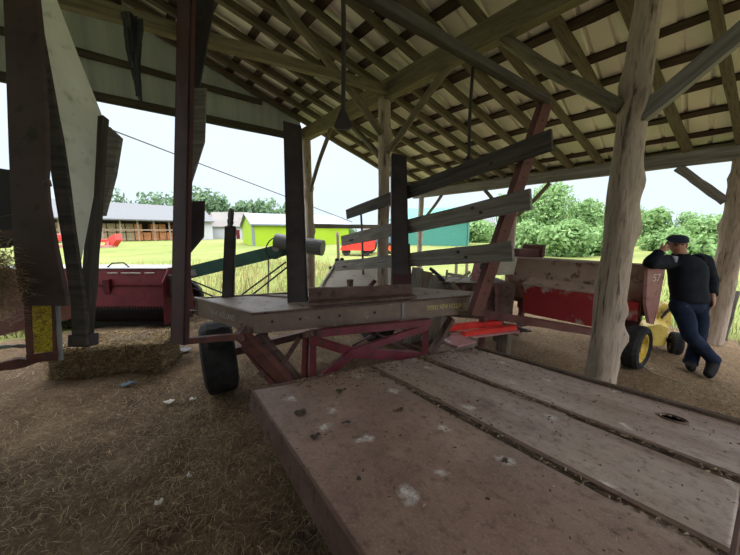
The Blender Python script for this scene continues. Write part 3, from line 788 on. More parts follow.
# corner standard near the camera
q0, q1 = at(177, 344, 2.25), at(184, -12, 2.3)
dv = (q1 - q0).normalized()
std = channel('corner_standard', q0, q1 + dv * .5, .15, .045, 'standardpaint', V((.93, -.36, 0)))
mb = MB(); y_ = V((.3, .95, 0)) * .012
mb.prism([at(194, 88, 2.38), at(206, 88, 2.38), at(204, 142, 2.38), at(190, 186, 2.38), at(188, 186, 2.38)], y_); obj('gusset_plate', mb, 'greywood', wag)
mb = MB(); mb.prism([at(188, 213, 2.36), at(193, 201, 2.36), at(204, 201, 2.36), at(203, 237, 2.36), at(188, 255, 2.36)], y_); obj('gusset_plate', mb, 'darksteel', wag)
mb = MB(); mb.prism([at(194, -10, 2.42), at(214, -10, 2.42), at(211, 20, 2.42), at(199, 88, 2.42), at(193, 88, 2.42)], y_); obj('gusset_plate', mb, 'darksteel', wag)
beam('standard_bar', at(184, 341, 2.27), at(243, 336, 2.46), .04, .05, 'redrust', wag, jit=.002)
beam('bar_bracket', at(237, 340, 2.45), at(246, 326, 2.52), .06, .07, 'rust', wag)
beam('standard_bar', at(184, 312, 3.2), at(197, 312, 3.2), .03, .04, 'rust', wag, jit=.002)
# truss under the table
def tb(name, a, b, w, h, mat='maroon', j=.002): return beam(name, at(*a), at(*b), w, h, mat, wag, jit=j)
tb('truss_chord', (310, 334, 2.5), (430, 322, 2.78), .05, .065)
tb('truss_brace', (310, 339, 2.47), (352, 352, 2.5), .04, .07)
tb('truss_brace', (346, 352, 2.5), (418, 356, 2.78), .05, .085)
tb('truss_brace', (428, 326, 2.78), (350, 353, 2.49), .04, .06)
tb('truss_brace', (354, 351, 2.49), (322, 378, 2.40), .04, .075)
tb('truss_post', (313, 332, 2.49), (313, 396, 2.49), .05, .05)
tb('truss_post', (306, 332, 2.53), (304, 396, 2.53), .04, .05)
tb('truss_plate', (426, 323, 2.80), (425, 354, 2.84), .06, .08)
tb('truss_brace', (299, 338, 2.56), (278, 372, 2.58), .035, .04, 'rust')
tb('drop_leg', (243, 335, 2.52), (296, 392, 2.52), .08, .1, 'redrust')
tb('drop_leg', (258, 334, 2.66), (306, 392, 2.66), .07, .08, 'rust')
obj('drop_tube', MB().tube([at(244, 345, 2.6), at(284, 396, 2.55)], .035, 12), 'redrust', wag)
obj('tube_collar', MB().tube([at(262, 369, 2.57), at(266, 374, 2.57)], .05, 12), 'rust', wag)
for (a, b) in (((335, 322, 2.9), (420, 348, 3.1)), ((352, 320, 3.0), (410, 352, 2.9)), ((400, 320, 3.1), (352, 346, 2.95))):
    tb('inner_rod', a, b, .02, .02, 'rust')
beam('yellow_gusset', at(303, 335, 2.47), at(318, 333, 2.47), .03, .05, 'rust', wag)
beam('under_beam', on_table(at(262, 320, 2.75)) - UP * .2, on_table(at(445, 304, 3.1)) - UP * .2, .1, .09, 'rust', wag)
tb('slant_board', (452, 318, 2.86), (431, 353, 2.9), .12, .03, 'rust')
tb('end_bracket', (455, 312, 3.0), (478, 314, 2.85), .08, .03, 'tablesteel')
# wheel and axle
wc = gnd(219, 389); wr = .365
wheel(V((wc.x + .02, wc.y + .02, wr - .01)), V((.87, .49, .05)), wr, .30, 'rust', wag)
obj('axle', MB().bar(V((wc.x + .1, wc.y + .1, wr)), V((wc.x, wc.y, wr)) + RX * 2.1, .08, .08), 'rust', wag)
wheel(V((wc.x, wc.y, wr - .01)) + RX * 2.15, RX, wr, .28, 'redrust', wag)
for k in (.5, 1.7):
    q = V((wc.x, wc.y, wr)) + RX * k; beam('axle_strut', q, V((q.x, q.y, on_table(q).z - .15)), .06, .06, 'rust', wag)


# ------------------------------------------------------------------ rack at the left
rk = empty('side_rack', gnd(40, 420), 'tall rusty rack with a whitewashed panel and yellow decal beside the hay bale', 'rack')
FW = V((0.55, 0.835, 0)) * .05
pts = [(2, -14), (33, -14), (35, 0), (41, 60), (45, 120), (46, 165), (45, 180), (47, 205), (55, 250), (64, 292), (66, 306), (24, 306), (17, 290), (12, 240), (8, 150), (5, 60)]
obj('rusty_plate', MB().prism([at(u, v, 1.55) for u, v in pts], FW * .4), 'rackrust', rk, bevel=.004)
obj('plate_hook', MB().tube([at(44, 183, 1.54), at(49, 181, 1.54), at(50, 186, 1.54)], .009, 8), 'rust', rk)
mb = MB(); mb.prism([at(u, v, 1.72) for u, v in ((34, -14), (37, 60), (39, 120), (46, 140), (52, 180), (60, 229), (66, 270), (71, 305), (72, 345), (86, 345), (84, 305), (79, 270), (73, 229), (67, 180), (61, 140), (57, 120), (47, 65), (41, 32), (36, -14))], FW * .3)
obj('front_stile', mb, 'darkwood', rk)
# whitewashed panel: a plane that leans back to the right
A_, B_, C_ = at(38, 20, 1.75), at(104, 121, 2.1), at(77, 262, 1.80)
nrm = (B_ - A_).cross(C_ - A_).normalized(); eye = V((0, 0, EYE))
def onp(u, v):
    r = at(u, v, 1) - eye; return eye + r * ((A_ - eye).dot(nrm) / r.dot(nrm))
poly = [onp(34, -14), onp(52, -14), onp(57, 0), onp(80, 60), onp(104, 120), onp(95, 190), onp(80, 268), onp(72, 256), onp(55, 140), onp(44, 60)]
away = nrm if nrm.dot(A_ - eye) > 0 else -nrm
obj('white_panel', MB().prism(poly, away * .018), 'panel', rk)
beam('rear_stile', at(102, 118, 2.08), at(85, 346, 1.82), .06, .05, 'darkwood', rk, up=V((0, 1, 0)), jit=.003)
mb = MB(); mb.prism([at(106, 126, 2.14), at(119, 138, 2.14), at(113, 175, 2.1), at(102, 216, 2.06), at(97, 216, 2.06), at(100, 175, 2.1)], FW * .5); obj('grey_board', mb, 'greywood', rk)
mb = MB(); mb.prism([at(68, 335, 1.79), at(88, 335, 1.79), at(88, 347, 1.79), at(68, 347, 1.79)], FW); obj('stile_foot', mb, 'darksteel', rk)
# decal frame
def fr(a, b, w=.03, mat='redrust'): return beam('decal_frame', at(*a), at(*b), w, .012, mat, rk, up=V((0, 1, 0)), jit=.001)
fr((27.5, 300, 1.62), (30.5, 362, 1.62)); fr((57.5, 298, 1.62), (61, 360, 1.62), .016, 'greymetal'); fr((54, 300, 1.63), (56, 356, 1.63), .02)
fr((28, 359, 1.62), (60, 355, 1.62), .05)
mb = MB(); mb.prism([at(30, 300, 1.64), at(51, 299, 1.64), at(53, 351, 1.64), at(34, 353, 1.64)], FW * .2); obj('yellow_decal', mb, 'decal', rk)
beam('lower_rail', at(-25, 372, 1.6), at(32, 360, 1.62), .05, .045, 'redrust', rk)
beam('lower_rail', at(-25, 349, 1.75), at(30, 345, 1.75), .03, .02, 'greymetal', rk)
mb = MB(); mb.prism([at(-25, 303, 1.95), at(26, 298, 1.95), at(26, 329, 1.95), at(-25, 342, 1.95)], FW * .4); obj('pink_panel', mb, 'pink', rk)
mb = MB(); mb.prism([at(56, 300, 1.78), at(66, 297, 1.78), at(67.5, 319, 1.78), at(59, 322, 1.78)], FW * .7); obj('pink_box', mb, 'pink', rk, bevel=.006)
mb = MB(); mb.prism([at(-25, 165, 1.6), at(10, 170, 1.6), at(12, 242, 1.6), at(3, 248, 1.6), at(-25, 250, 1.6)], FW * .5); obj('dark_board', mb, 'black', rk)
beam('rack_leg', V((at(-60, 350, 1.7).x, at(-60, 350, 1.7).y, 0)), at(-60, 200, 1.7), .1, .1, 'rust', rk)
beam('rack_rail', at(-62, 240, 1.7), at(20, 235, 1.62), .06, .06, 'rust', rk)
beam('rack_rail', at(-62, 366, 1.62), at(-20, 362, 1.62), .06, .06, 'rust', rk)
bk = W(*ab(at(84, 250, 2.1)), 0); 
sp = []
for k in range(1500):
    v_ = rnd.gauss(283, 17); c = at(rnd.gauss(0, 7) + (v_ - 255) * .08, v_, 1.5 + rnd.uniform(-.05, .05)); sp.append((c, 1))
blades('hay_clump', 'dryhay', sp, .05, .16, .002, True, 'tuft of hay caught on the rusty rack above the faded pink panel', 'hay')

# ------------------------------------------------------------------ hay bale
def hay_bale():
    p0 = gnd(46, 381); d = (gnd(164, 372) - p0); d.z = 0; L = d.length; d.normalize(); n_ = V((-d.y, d.x, 0))
    n_ = n_ if n_.y > 0 else -n_
    bm_ = MB(); nx, ny, nzz = 26, 9, 7; hgt = .36; dep = .5
    def P(i, j, k):
        x, y, z = i / nx, j / ny, k / nzz
        q = p0 + d * L * x + n_ * dep * y + UP * hgt * z
        e = .03
        for t in (x, y, z):
            if t < .001 or t > .999: pass
        rx = (min(x, 1 - x) * L < .01) + (min(y, 1 - y) * dep < .01) + (min(z, 1 - z) * hgt < .01)
        if rx >= 2: q = q + ((p0 + d * L * .5 + n_ * dep * .5 + UP * hgt * .5) - q).normalized() * .035
        q = q + V((noise.noise(q * 9), noise.noise(q * 9 + V((9, 0, 0))), noise.noise(q * 9 + V((0, 9, 0))))) * .03
        return q
    for (f, ra, rb) in ((lambda a, b: P(a, 0, b), nx, nzz), (lambda a, b: P(a, ny, b), nx, nzz), (lambda a, b: P(a, b, nzz), nx, ny), (lambda a, b: P(a, b, 0), nx, ny), (lambda a, b: P(0, a, b), ny, nzz), (lambda a, b: P(nx, a, b), ny, nzz)):
        o_ = len(bm_.v)
        for a in range(ra + 1):
            for b in range(rb + 1): bm_.v.append(f(a, b))
        for a in range(ra):
            for b in range(rb):
                k = o_ + a * (rb + 1) + b; bm_.f.append([k, k + 1, k + rb + 2, k + rb + 1])
    e = empty('hay_bale', p0 + d * L / 2 + n_ * dep / 2, 'square straw bale lying on the floor before the red header', 'hay bale')
    obj('bale_body', bm_, mottled('bale_straw', (0.07, 0.048, 0.028), (0.27, 0.195, 0.115), 24, (1, 1, 2), bm=.9, bd=.03, scale2=60), e)
    st = MB()
    for k in range(5200):
        s_ = rnd.random()
        x, y, z = rnd.random(), rnd.random(), rnd.random()
        if s_ < .6: z = 1.0
        elif s_ < .85: y = 0.0
        else: x = rnd.choice((0, 1))
        q = p0 + d * L * x + n_ * dep * y + UP * hgt * z
        t = V((rnd.gauss(0, 1), rnd.gauss(0, 1), rnd.gauss(0, .45))).normalized() * rnd.uniform(.03, .10); w = t.cross(V((rnd.random(), rnd.random(), rnd.random()))).normalized() * .002
        st.add([q - t * .5 - w, q - t * .5 + w, q + t * .5 + w, q + t * .5 - w], [(0, 1, 2, 3)])
    so = obj('bale_straw', st, 'dryhay', e); so['kind'] = 'stuff'
    for t in (.3, .7):
        pts = [p0 + d * L * t + n_ * y + UP * z for y, z in ((-.012, .0), (-.012, hgt + .012), (dep + .012, hgt + .012), (dep + .012, 0))]
        obj('baling_twine', MB().tube(pts, .004, 6), 'rust', e)
hay_bale()

# ------------------------------------------------------------------ red header behind the bale
hd = empty('red_header', gnd(120, 331), 'wide dark red hay header with a ribbed black roller behind the bale', 'implement')
HX0, HX1 = at(-20, 300, 4.8), at(165, 300, 4.8)
hx = HX1 - HX0; hx.z = 0; hlen = hx.length; hx.normalize(); hy = V((-hx.y, hx.x, 0))
hb = V((HX0.x, HX0.y, 0))
def hp(x, y, z): return hb + hx * x + hy * y + UP * z
mb = MB(); mb.prism([hp(0, 0, .31), hp(0, .1, .78), hp(0, .16, 1.0), hp(0, .7, .98), hp(0, .7, .4)], hx * hlen); obj('header_hood', mb, 'machinered', hd, bevel=.01)
obj('top_sheet', MB().box(hp(hlen / 2, .43, 1.005), hx, hy, UP, hlen / 2, .28, .006), 'greymetal', hd)
obj('end_plate', MB().prism([hp(hlen, -.08, .1), hp(hlen, -.03, .8), hp(hlen, .14, 1.02), hp(hlen, .72, 1.0), hp(hlen, .72, .1)], hx * .02), 'machinered', hd)
obj('hood_crease', MB().bar(hp(0, .085, .74), hp(hlen, .085, .74), .02, .02), 'machinered', hd)
def rib(j, k): return 1
rl = MB(); npf = 60; prof_pts = []; rads = []
for i in range(npf * 2):
    prof_pts.append(hp(hlen * i / (npf * 2 - 1), .12, .27)); rads.append(.17 if i % 2 else .135)
rl.tube(prof_pts, rads, 16); obj('ribbed_roller', rl, 'black', hd)
obj('skid_pan', MB().box(hp(hlen / 2, .4, .06), hx, hy, UP, hlen / 2, .3, .06), 'black', hd)
x0 = (at(104, 276, 4.8) - hb).dot(hx)
for (a, w_) in ((0, .17), (.23, .33), (.62, .17)):
    t_ = obj('lettering', MB().box(hp(x0 + a + w_ / 2, .132, .93), hx, V(hy) * .9 + UP * .35, (UP * .94 - hy * .27), w_ / 2, .004, .012), 'paleletter', hd)
obj('hose', MB().tube([hp(x0 - .15, .3, 1.0), hp(x0 - .05, .3, 1.08), hp(x0 + .15, .3, 1.09), hp(x0 + .25, .3, 1.0)], .012, 8), 'black', hd)
obj('hood_latch', MB().box(hp(x0 + .02, .08, .72), hx, hy, UP, .05, .03, .12), 'machinered', hd)
obj('drive_cover', MB().box(hp(hlen + .07, .3, .72), hx, hy, UP, .05, .2, .18), 'darkgrey', hd)

# scraps on the floor
def scrap(name, u, v, s, mat, label, cat, k):
    r = random.Random(k); c = gnd(u, v); c.z = ground_h(*ab(c)); n_ = 9; mb = MB(); g = []
    for i in range(n_):
        t = 2 * pi * i / n_; q = s * r.uniform(.3, 1); g.append(c + V((cos(t) * q, sin(t) * q * .6, .012 + r.uniform(0, .03))))
    top = [p + UP * .006 for p in g]; cc = c + UP * (.03 + s * .15)
    mb.add(g + top + [cc, cc - UP * .02], [[i, (i + 1) % n_, n_ + (i + 1) % n_, n_ + i] for i in range(n_)] + [[n_ + i, n_ + (i + 1) % n_, 2 * n_] for i in range(n_)] + [[(i + 1) % n_, i, 2 * n_ + 1] for i in range(n_)])
    return tag(obj(name, mb, mat), label, cat)
scrap('blue_rag', 130, 386, .1, 'bluerag', 'crumpled blue-grey rag on the straw in front of the bale', 'rag', 1)
scrap('plastic_scrap', 178, 352, .22, 'navyplastic', 'dark navy plastic sheet crumpled on the floor between bale and wagon wheel', 'plastic sheet', 2)
scrap('pale_leaf', 171, 404, .07, 'feather', 'pale leaf on the straw, the one nearest the wagon wheel', 'leaf', 3)
scrap('pale_leaf', 190, 479, .025, 'feather', 'pale curled leaf on the straw, middle one of three before the wheel', 'leaf', 4)
scrap('pale_leaf', 160, 509, .03, 'feather', 'pale star-shaped leaf lying furthest into the dark straw', 'leaf', 5)
scrap('pale_stone', 193, 402, .05, 'feather', 'whitish flat scrap by the foot of the wagon tyre', 'scrap', 6)

# ------------------------------------------------------------------ green auger outside the gable
au = empty('green_auger', gnd(190, 330), 'green crop auger with a grey drive drum standing outside the gable end', 'auger')
a0, a1 = at(150, 282, 5.75), at(303, 245, 5.75)
ad = (a1 - a0).normalized(); an = UP - ad * ad.z; an.normalize(); ay = an.cross(ad)
tr = MB(); q = (a0 + a1) / 2; L2 = (a1 - a0).length / 2
tr.box(q - an * .1, ad, ay, an, L2, .14, .012); tr.box(q + ay * .14, ad, ay, an, L2, .012, .12); tr.box(q - ay * .14, ad, ay, an, L2, .012, .12)
obj('trough', tr, 'green', au)
obj('drive_drum', MB().tube([at(276, 241, 5.6), at(292, 244, 5.58), at(322, 247, 5.5)], [.15, .15, .13], 20), 'darkgrey', au)
obj('spout_cap', MB().tube([at(309, 246, 5.5), at(323, 248, 5.46)], [.15, .15], 16), 'darkgrey', au)
mb = MB(); cw = at(276, 248, 5.55); pts = [cw + (ad * cos(t) + UP * sin(t)) * .2 for t in [2 * pi * k / 20 for k in range(21)]]; mb.tube(pts, .012, 6, False); obj('belt_guard', mb, 'black', au)
obj('pulley', MB().disc(cw, ay, .07, .04, 16), 'greymetal', au)
for (a, b) in (((286, 262), (236, 299)), ((290, 265), (243, 302)), ((180, 276), (240, 300)), ((180, 283), (225, 301))):
    obj('stay_rod', MB().tube([at(*a, 5.7), at(*b, 5.6)], .016, 8), 'black', au)
gp = at(240, 300, 5.6)
ln = MB(); ln.bar(gp, V((gp.x, gp.y, -.02)), .05, .05); obj('stay_leg', ln, 'green', au)
gq = at(186, 288, 5.9); wheel(V((gq.x, gq.y, .31)), ay, .33, .16, 'greymetal', au)
obj('axle_post', MB().bar(V((gq.x, gq.y, .3)) + ay * .0, at(186, 277, 5.75), .06, .06), 'green', au)
text('label_plate', 'I', .001, at(190, 272, 5.6), ad, an, 'whiteletter', au) if False else obj('label_plate', MB().box(at(193, 273, 5.6), ad, ay, an, .06, .004, .06), 'greymetal', au)

# thin wire stakes and rail outside the gable
o = pole('wire_stake', gnd(268, 300, -.02) + V((0, 0, 0)), at(268, 248, 6.8), .02, .018, 'deadwood', seed=31); tag(o, 'thin wooden fence stake in the grass behind the green auger', 'stake')
rp0, rp1 = at(312, 226, 6.35), at(384, 229, 6.05)
o = beam('board_rail', W(3.02, 5.62, rp0.z) + RX * .1, W(6.5, 5.5, rp0.z), .04, .09, 'greywood'); tag(o, 'single grey board rail nailed between the gable-end posts', 'rail')

# stained chute sheet behind the slats
chs = empty('sheet_chute', gnd(365, 300), 'pale stained sheet-metal chute sloping up behind the wooden slats', 'chute')
dd = 5.0
P4 = [at(318, 292, 4.7), at(338, 260, 5.4), at(400, 262, 5.3), at(408, 292, 4.6)]
obj('chute_sheet', MB().prism(P4, V((0, .02, -.03))), 'tansheet', chs)
for a, b in ((0, 1), (3, 2)): beam('chute_edge', P4[a], P4[b], .03, .06, 'tansheet', chs)
for (u, v) in ((331, 268), (337, 260), (342, 259.5)): obj('roller_end', MB().ball(at(u, v, 5.3), .04, .04, .035), 'black', chs)
for q in P4: beam('chute_leg', V((q.x, q.y, 0)), q, .05, .05, 'rust', chs)
for (u, v, s_) in ((370, 285, 1), (392, 284, .7)):
    o = beam('rust_lug', at(u - 3, v + 6, 4.68), at(u + 5, v - 5, 4.68), .07 * s_, .06 * s_, 'rust', chs)

# leaning boards pile
for k in range(5):
    b0 = at(409 + k * 8, 297, 4.1 + .05 * k); b0.z = max(b0.z - .35, .35); b1 = at(418 + k * 8.5, 268 + k * 3.5, 4.25 + .05 * k)
    o = beam('leaning_board', V((b0.x, b0.y, .02)), b1, .045, .17 + .02 * (k % 2), 'deadwood' if k % 2 else 'greywood', up=V((1, .4, .2)), seed=70 + k)
    tag(o, f'brown scrap board leaning behind the wagon table, {ordn[k]} from the sleeved stake', 'board', 'boards leaning behind the wagon table')
hb0 = empty('old_baler', gnd(470, 318), 'rust-brown old baler body in shade behind the wagon table', 'baler')
mb = MB(); mb.prism([at(440, 316, 4.4), at(512, 322, 3.95), at(516, 284, 4.0), at(440, 281, 4.5)], PX * .45 + RX * .35); obj('baler_body', mb, 'rust', hb0, bevel=.01)
obj('pale_shelf', MB().prism([at(437, 283, 4.35), at(478, 283, 4.2), at(474, 279, 4.4), at(440, 279, 4.55)], UP * .02), 'tansheet', hb0)
for (a, b) in (((446, 282), (447, 270)), ((455, 282), (470, 272)), ((470, 275), (478, 283)), ((448, 274), (462, 276))): beam('frame_bar', at(*a, 4.25), at(*b, 4.25), .03, .035, 'tansheet', hb0)
beam('long_rod', at(430, 268, 4.4), at(448, 284, 4.3), .04, .04, 'darksteel', hb0)
beam('diagonal_bar', at(452, 284, 4.0), at(475, 307, 3.8), .04, .05, 'deadwood', hb0)
for k in range(5):
    beam('ribbed_side', at(452 + k * 11, 286, 4.3 - .06 * k), at(452 + k * 11, 312, 4.3 - .06 * k), .05, .04, 'redrust', hb0)
for q in ((446, 316, 4.5), (508, 321, 4.05)):
    p_ = at(*q) + PX * .2 + RX * .15; beam('baler_foot', V((p_.x, p_.y, 0)), p_, .1, .1, 'rust', hb0)
obj('dark_gear', MB().disc(at(488, 268, 4.2), V((.3, -1, 0)), .14, .08, 16), 'black', hb0)
beam('pale_plate', at(475, 281, 4.2), at(479, 262, 4.2), .14, .03, 'pink', hb0)
beam('gear_bracket', at(490, 284, 4.2), at(488, 268, 4.2), .08, .08, 'black', hb0)

# ------------------------------------------------------------------ hopper spreader with the number
hp_ = empty('hopper_wagon', W(4.75, 1.2, 0), 'long rusted hopper wagon with red lower box and yellow wheel hub behind the thick post', 'hopper wagon')
HA = 4.47
def hw(a, b, z): return W(HA + a, b, z)
B0h, B1h = .49, 2.05
# end profile, extruded along the length
tz = 1.23
obj('tan_side', MB().prism([hw(.10, B0h, .98), hw(.02, B0h, tz), hw(.05, B0h, tz), hw(.13, B0h, .98)][0:1] + [hw(.02, B0h, tz), hw(.05, B0h, tz), hw(.22, B0h, .6), hw(.19, B0h, .6)], PX * (B1h - B0h)), 'hoppertan', hp_)
obj('far_side', MB().prism([hw(.36, B0h - .06, tz), hw(.40, B0h - .06, tz), hw(.34, B0h - .05, .6), hw(.30, B0h - .05, .6)], PX * (B1h - B0h + .05)), 'hoppertan', hp_)
obj('hopper_floor', MB().prism([hw(.18, B0h, .6), hw(.32, B0h, .6), hw(.30, B0h, .52), hw(.22, B0h, .52)], PX * (B1h - B0h)), 'rust', hp_)
EF = -.5
e_ = obj('end_panel', MB().prism([hw(a_, B0h - .02 + EF * max(a_, 0), z_) for a_, z_ in ((-.02, tz + .01), (.24, tz + .01), (.23, .70), (.20, .54), (.14, .56), (.05, .8))], PX * .03), 'hopperend', hp_)
obj('end_panel', MB().prism([hw(-.02, B1h, tz + .05), hw(.40, B1h, tz + .05), hw(.34, B1h, .55), hw(.12, B1h, .55)], PX * .03), 'hopperend', hp_)
obj('end_panel', MB().prism([hw(.22, B0h - .13, tz + .01), hw(.40, B0h - .06, tz + .01), hw(.34, B0h - .05, .6), hw(.19, B0h - .12, .56)], PX * .03), 'hopperend', hp_)
obj('top_rim', MB().bar(hw(.03, B0h, tz + .005), hw(.03, B1h, tz + .005), .07, .025), 'hoppertan', hp_)
obj('red_box', MB().prism([hw(-.12, .62, .86), hw(.10, .62, .93), hw(.18, .62, .46), hw(-.06, .62, .43)], PX * 1.12), 'hopperred', hp_, bevel=.008)
obj('box_ledge', MB().prism([hw(-.13, .62, .865), hw(.11, .62, .94), hw(.11, .62, .955), hw(-.13, .62, .88)], PX * 1.13), 'hoppertan', hp_)
obj('red_skirt', MB().prism([hw(.06, B0h + .02, .80), hw(.12, B0h + .02, .80), hw(.22, B0h + .02, .55), hw(.16, B0h + .02, .55)], PX * .36), 'hopperred', hp_)
obj('side_hole', MB().disc(hw(.085, .66, 1.0), RX, .02, .03, 12), 'black', hp_)
obj('cream_box', MB().prism([hw(-.42, 1.98, 1.0), hw(-.16, 1.86, 1.0), hw(-.08, 1.86, 1.25), hw(-.34, 1.98, 1.25)], PX * .22 + UP * .02), 'cream', hp_, bevel=.006)
obj('red_cap', MB().prism([hw(.05, 1.9, 1.24), hw(.42, 1.72, 1.24), hw(.42, 1.72, 1.36), hw(.05, 1.9, 1.36)], PX * .25), 'redrust', hp_, bevel=.008)
obj('cap_flange', MB().prism([hw(.38, 1.70, 1.22), hw(.43, 1.68, 1.24), hw(.43, 1.68, 1.42), hw(.38, 1.70, 1.4)], PX * .3), 'redrust', hp_)
# number on the end wall, the face towards the eave posts
p_ = hw(.075, B0h - .022 + EF * .075 - .004, 1.06); text('lettering', '57', .12, p_, RX + PX * EF, UP, 'whiteletter', hp_)
wcen = gnd(631, 368); wcen = V((wcen.x, wcen.y, .25)) + RX * .08
t_ = wheel(wcen, V((.52, -.855, 0)), .265, .20, 'yellow', hp_, hub=.66)
obj('axle', MB().bar(wcen, wcen + RX * .7 + PX * .5, .06, .06), 'rust', hp_)
obj('frame_rail', MB().bar(hw(.3, .5, .47), hw(.3, 1.95, .47), .1, .1), 'redrust', hp_)
for b in (.7, 1.9):
    q = hw(.3, b, .45); beam('stand_leg', V((q.x, q.y, 0)), q, .07, .07, 'redrust', hp_)
obj('axle_bracket', MB().bar(V((wcen.x, wcen.y, .25)) + RX * .12, hw(.3, .62, .46), .08, .08), 'rust', hp_)
beam('drawbar', at(478, 313, 3.55), hw(.02, .72, .36), .07, .09, 'redrust', hp_)
beam('drawbar_strut', hw(.02, .72, .36), hw(.25, .72, .5), .05, .05, 'rust', hp_)
q = at(483, 315, 3.5); beam('drawbar_foot', V((q.x, q.y, 0)), q, .06, .06, 'redrust', hp_)

# yellow garden implement behind the man
yl = empty('yellow_implement', gnd(662, 352), 'small yellow implement with a black wheel between the hopper wagon and the man', 'implement')
mb = MB(); mb.prism([at(643, 327, 3.9), at(660, 324, 3.9), at(669, 328, 3.9), at(665, 346, 3.9), at(654, 346, 3.9), at(644, 341, 3.9)], V((.25, .3, 0))); obj('yellow_box', mb, 'yellow', yl, bevel=.01)
mb = MB(); mb.prism([at(656, 326, 4.1), at(658, 308, 4.1), at(664, 303, 4.1), at(671, 306, 4.1), at(672, 326, 4.1)], V((.15, .18, 0))); obj('yellow_bracket', mb, 'yellow', yl, bevel=.008)
beam('lever', at(661, 318, 4.05), at(672, 307, 4.05), .02, .03, 'black', yl)
q = gnd(674, 353); wheel(V((q.x, q.y, .14)), V((.8, -.6, 0)), .15, .13, 'greymetal', yl)
obj('axle', MB().bar(V((q.x, q.y, .15)), at(662, 338, 3.95), .05, .05), 'black', yl)
q = at(650, 343, 4.0); beam('foot', V((q.x, q.y, 0)), q, .06, .05, 'black', yl)
pts = [gnd(633, 352, .01), gnd(640, 362, .012), gnd(652, 371, .012), gnd(668, 377, .012), gnd(684, 384, .012)]
for p_ in pts: p_.z = ground_h(*ab(p_)) + .012
tag(obj('loose_rope', MB().tube(pts, .006, 6), 'feather'), 'pale rope trailing over the dirt from the yellow-hubbed wheel', 'rope')

# red channel pieces on the floor behind the deck
rc = empty('red_channel_frame', gnd(478, 348), 'bright red steel channels with pink floor plate lying behind the rusty deck', 'frame')
def rcb(n_, a, b, w, h, m): return beam(n_, at(*a), at(*b), w, h, m, rc, jit=.001)
rcb('red_channel', (448, 328, 3.35), (500, 322, 3.6), .08, .055, 'red')
rcb('red_channel', (463, 334, 3.2), (515, 327, 3.45), .07, .05, 'red')
mb = MB(); mb.prism([at(450, 333, 3.28), at(462, 338, 3.12), at(520, 331, 3.4), at(500, 325, 3.6)], -UP * .02); obj('pink_plate', mb, 'pink', rc)
mb = MB(); mb.prism([at(440, 341, 3.1), at(452, 335, 3.2), at(476, 341, 2.95), at(458, 346, 2.9)], -UP * .02); obj('pink_plate', mb, 'pink', rc)
rcb('white_strap', (441, 338, 3.1), (453, 344, 3.0), .03, .012, 'white')
for (u, v, d_) in ((455, 331, 3.3), (505, 328, 3.5), (470, 337, 3.1), (450, 341, 3.05)):
    q = at(u, v, d_) - UP * .02; beam('block', V((q.x, q.y, -.01)), q, .12, .12, 'deadwood', rc)
q0, q1 = at(432, 351, 2.95), at(470, 343, 3.05)
o = beam('loose_plank', q0, q1, .16, .03, 'deadwood'); tag(o, 'short brown plank lying at the far end of the rusty deck', 'plank')
o = beam('loose_plank', V((q0.x + .1, q0.y + .25, .02)), V((q1.x + .3, q1.y + .3, .02)), .14, .035, 'deadwood', seed=4); tag(o, 'brown plank lying on the dirt under the red channels', 'plank')
for k in range(16):
    u, v = rnd.uniform(478, 520), rnd.uniform(300, 322); q = gnd(u, 333 + rnd.uniform(-4, 8)); q.z = rnd.uniform(.04, .2)
    t_ = rnd.uniform(0, 6.28); L = rnd.uniform(.15, .4)
    o = beam('scrap_stick', V((q.x, q.y, .02 + .012 * k)), V((q.x + cos(t_) * L, q.y + sin(t_) * L, .03 + .012 * k + rnd.uniform(0, .05))), .03, .025, rnd.choice(('deadwood', 'rust', 'darkwood')), seed=k)
    tag(o, 'short scrap stick in the litter under the hopper wagon drawbar', 'stick', 'scrap sticks under the drawbar')

# leaning board at the far right
o = beam('leaning_post', gnd(722, 340, -.03), at(735, 292, 4.6), .1, .1, 'darkwood'); tag(o, 'dark squat fence post in the grass behind the eave post', 'fence post')

# ------------------------------------------------------------------ man
def skin_body(name, chains, mat, parent, levels=2):
    me = bpy.data.meshes.new(name); vs = []; es = []; rs = []; ids = {}
    for ch in chains:
        prev = None
        for (key, p, r) in ch:
            if key in ids: i = ids[key]
            else: i = len(vs); ids[key] = i; vs.append(tuple(p)); rs.append(r)
            if prev is not None and prev != i: es.append((prev, i))
            prev = i
    me.from_pydata(vs, es, []); o = bpy.data.objects.new(name, me); C.objects.link(o)
    sk = o.modifiers.new('skin', 'SKIN'); sk.use_smooth_shade = True
    for i, v in enumerate(me.skin_vertices[0].data):
        r = rs[i]; v.radius = r if isinstance(r, tuple) else (r, r); v.use_root = (i == 0)
    sb = o.modifiers.new('sub', 'SUBSURF'); sb.levels = levels; sb.render_levels = levels
    me.materials.append(M[mat]); adopt(o, parent)
    bpy.context.view_layer.update()
    dg = bpy.context.evaluated_depsgraph_get(); m2 = bpy.data.meshes.new_from_object(o.evaluated_get(dg))
    o.modifiers.clear(); o.data = m2; m2.name = name
    for p in m2.polygons: p.use_smooth = True
    if not m2.materials: m2.materials.append(M[mat])
    return o

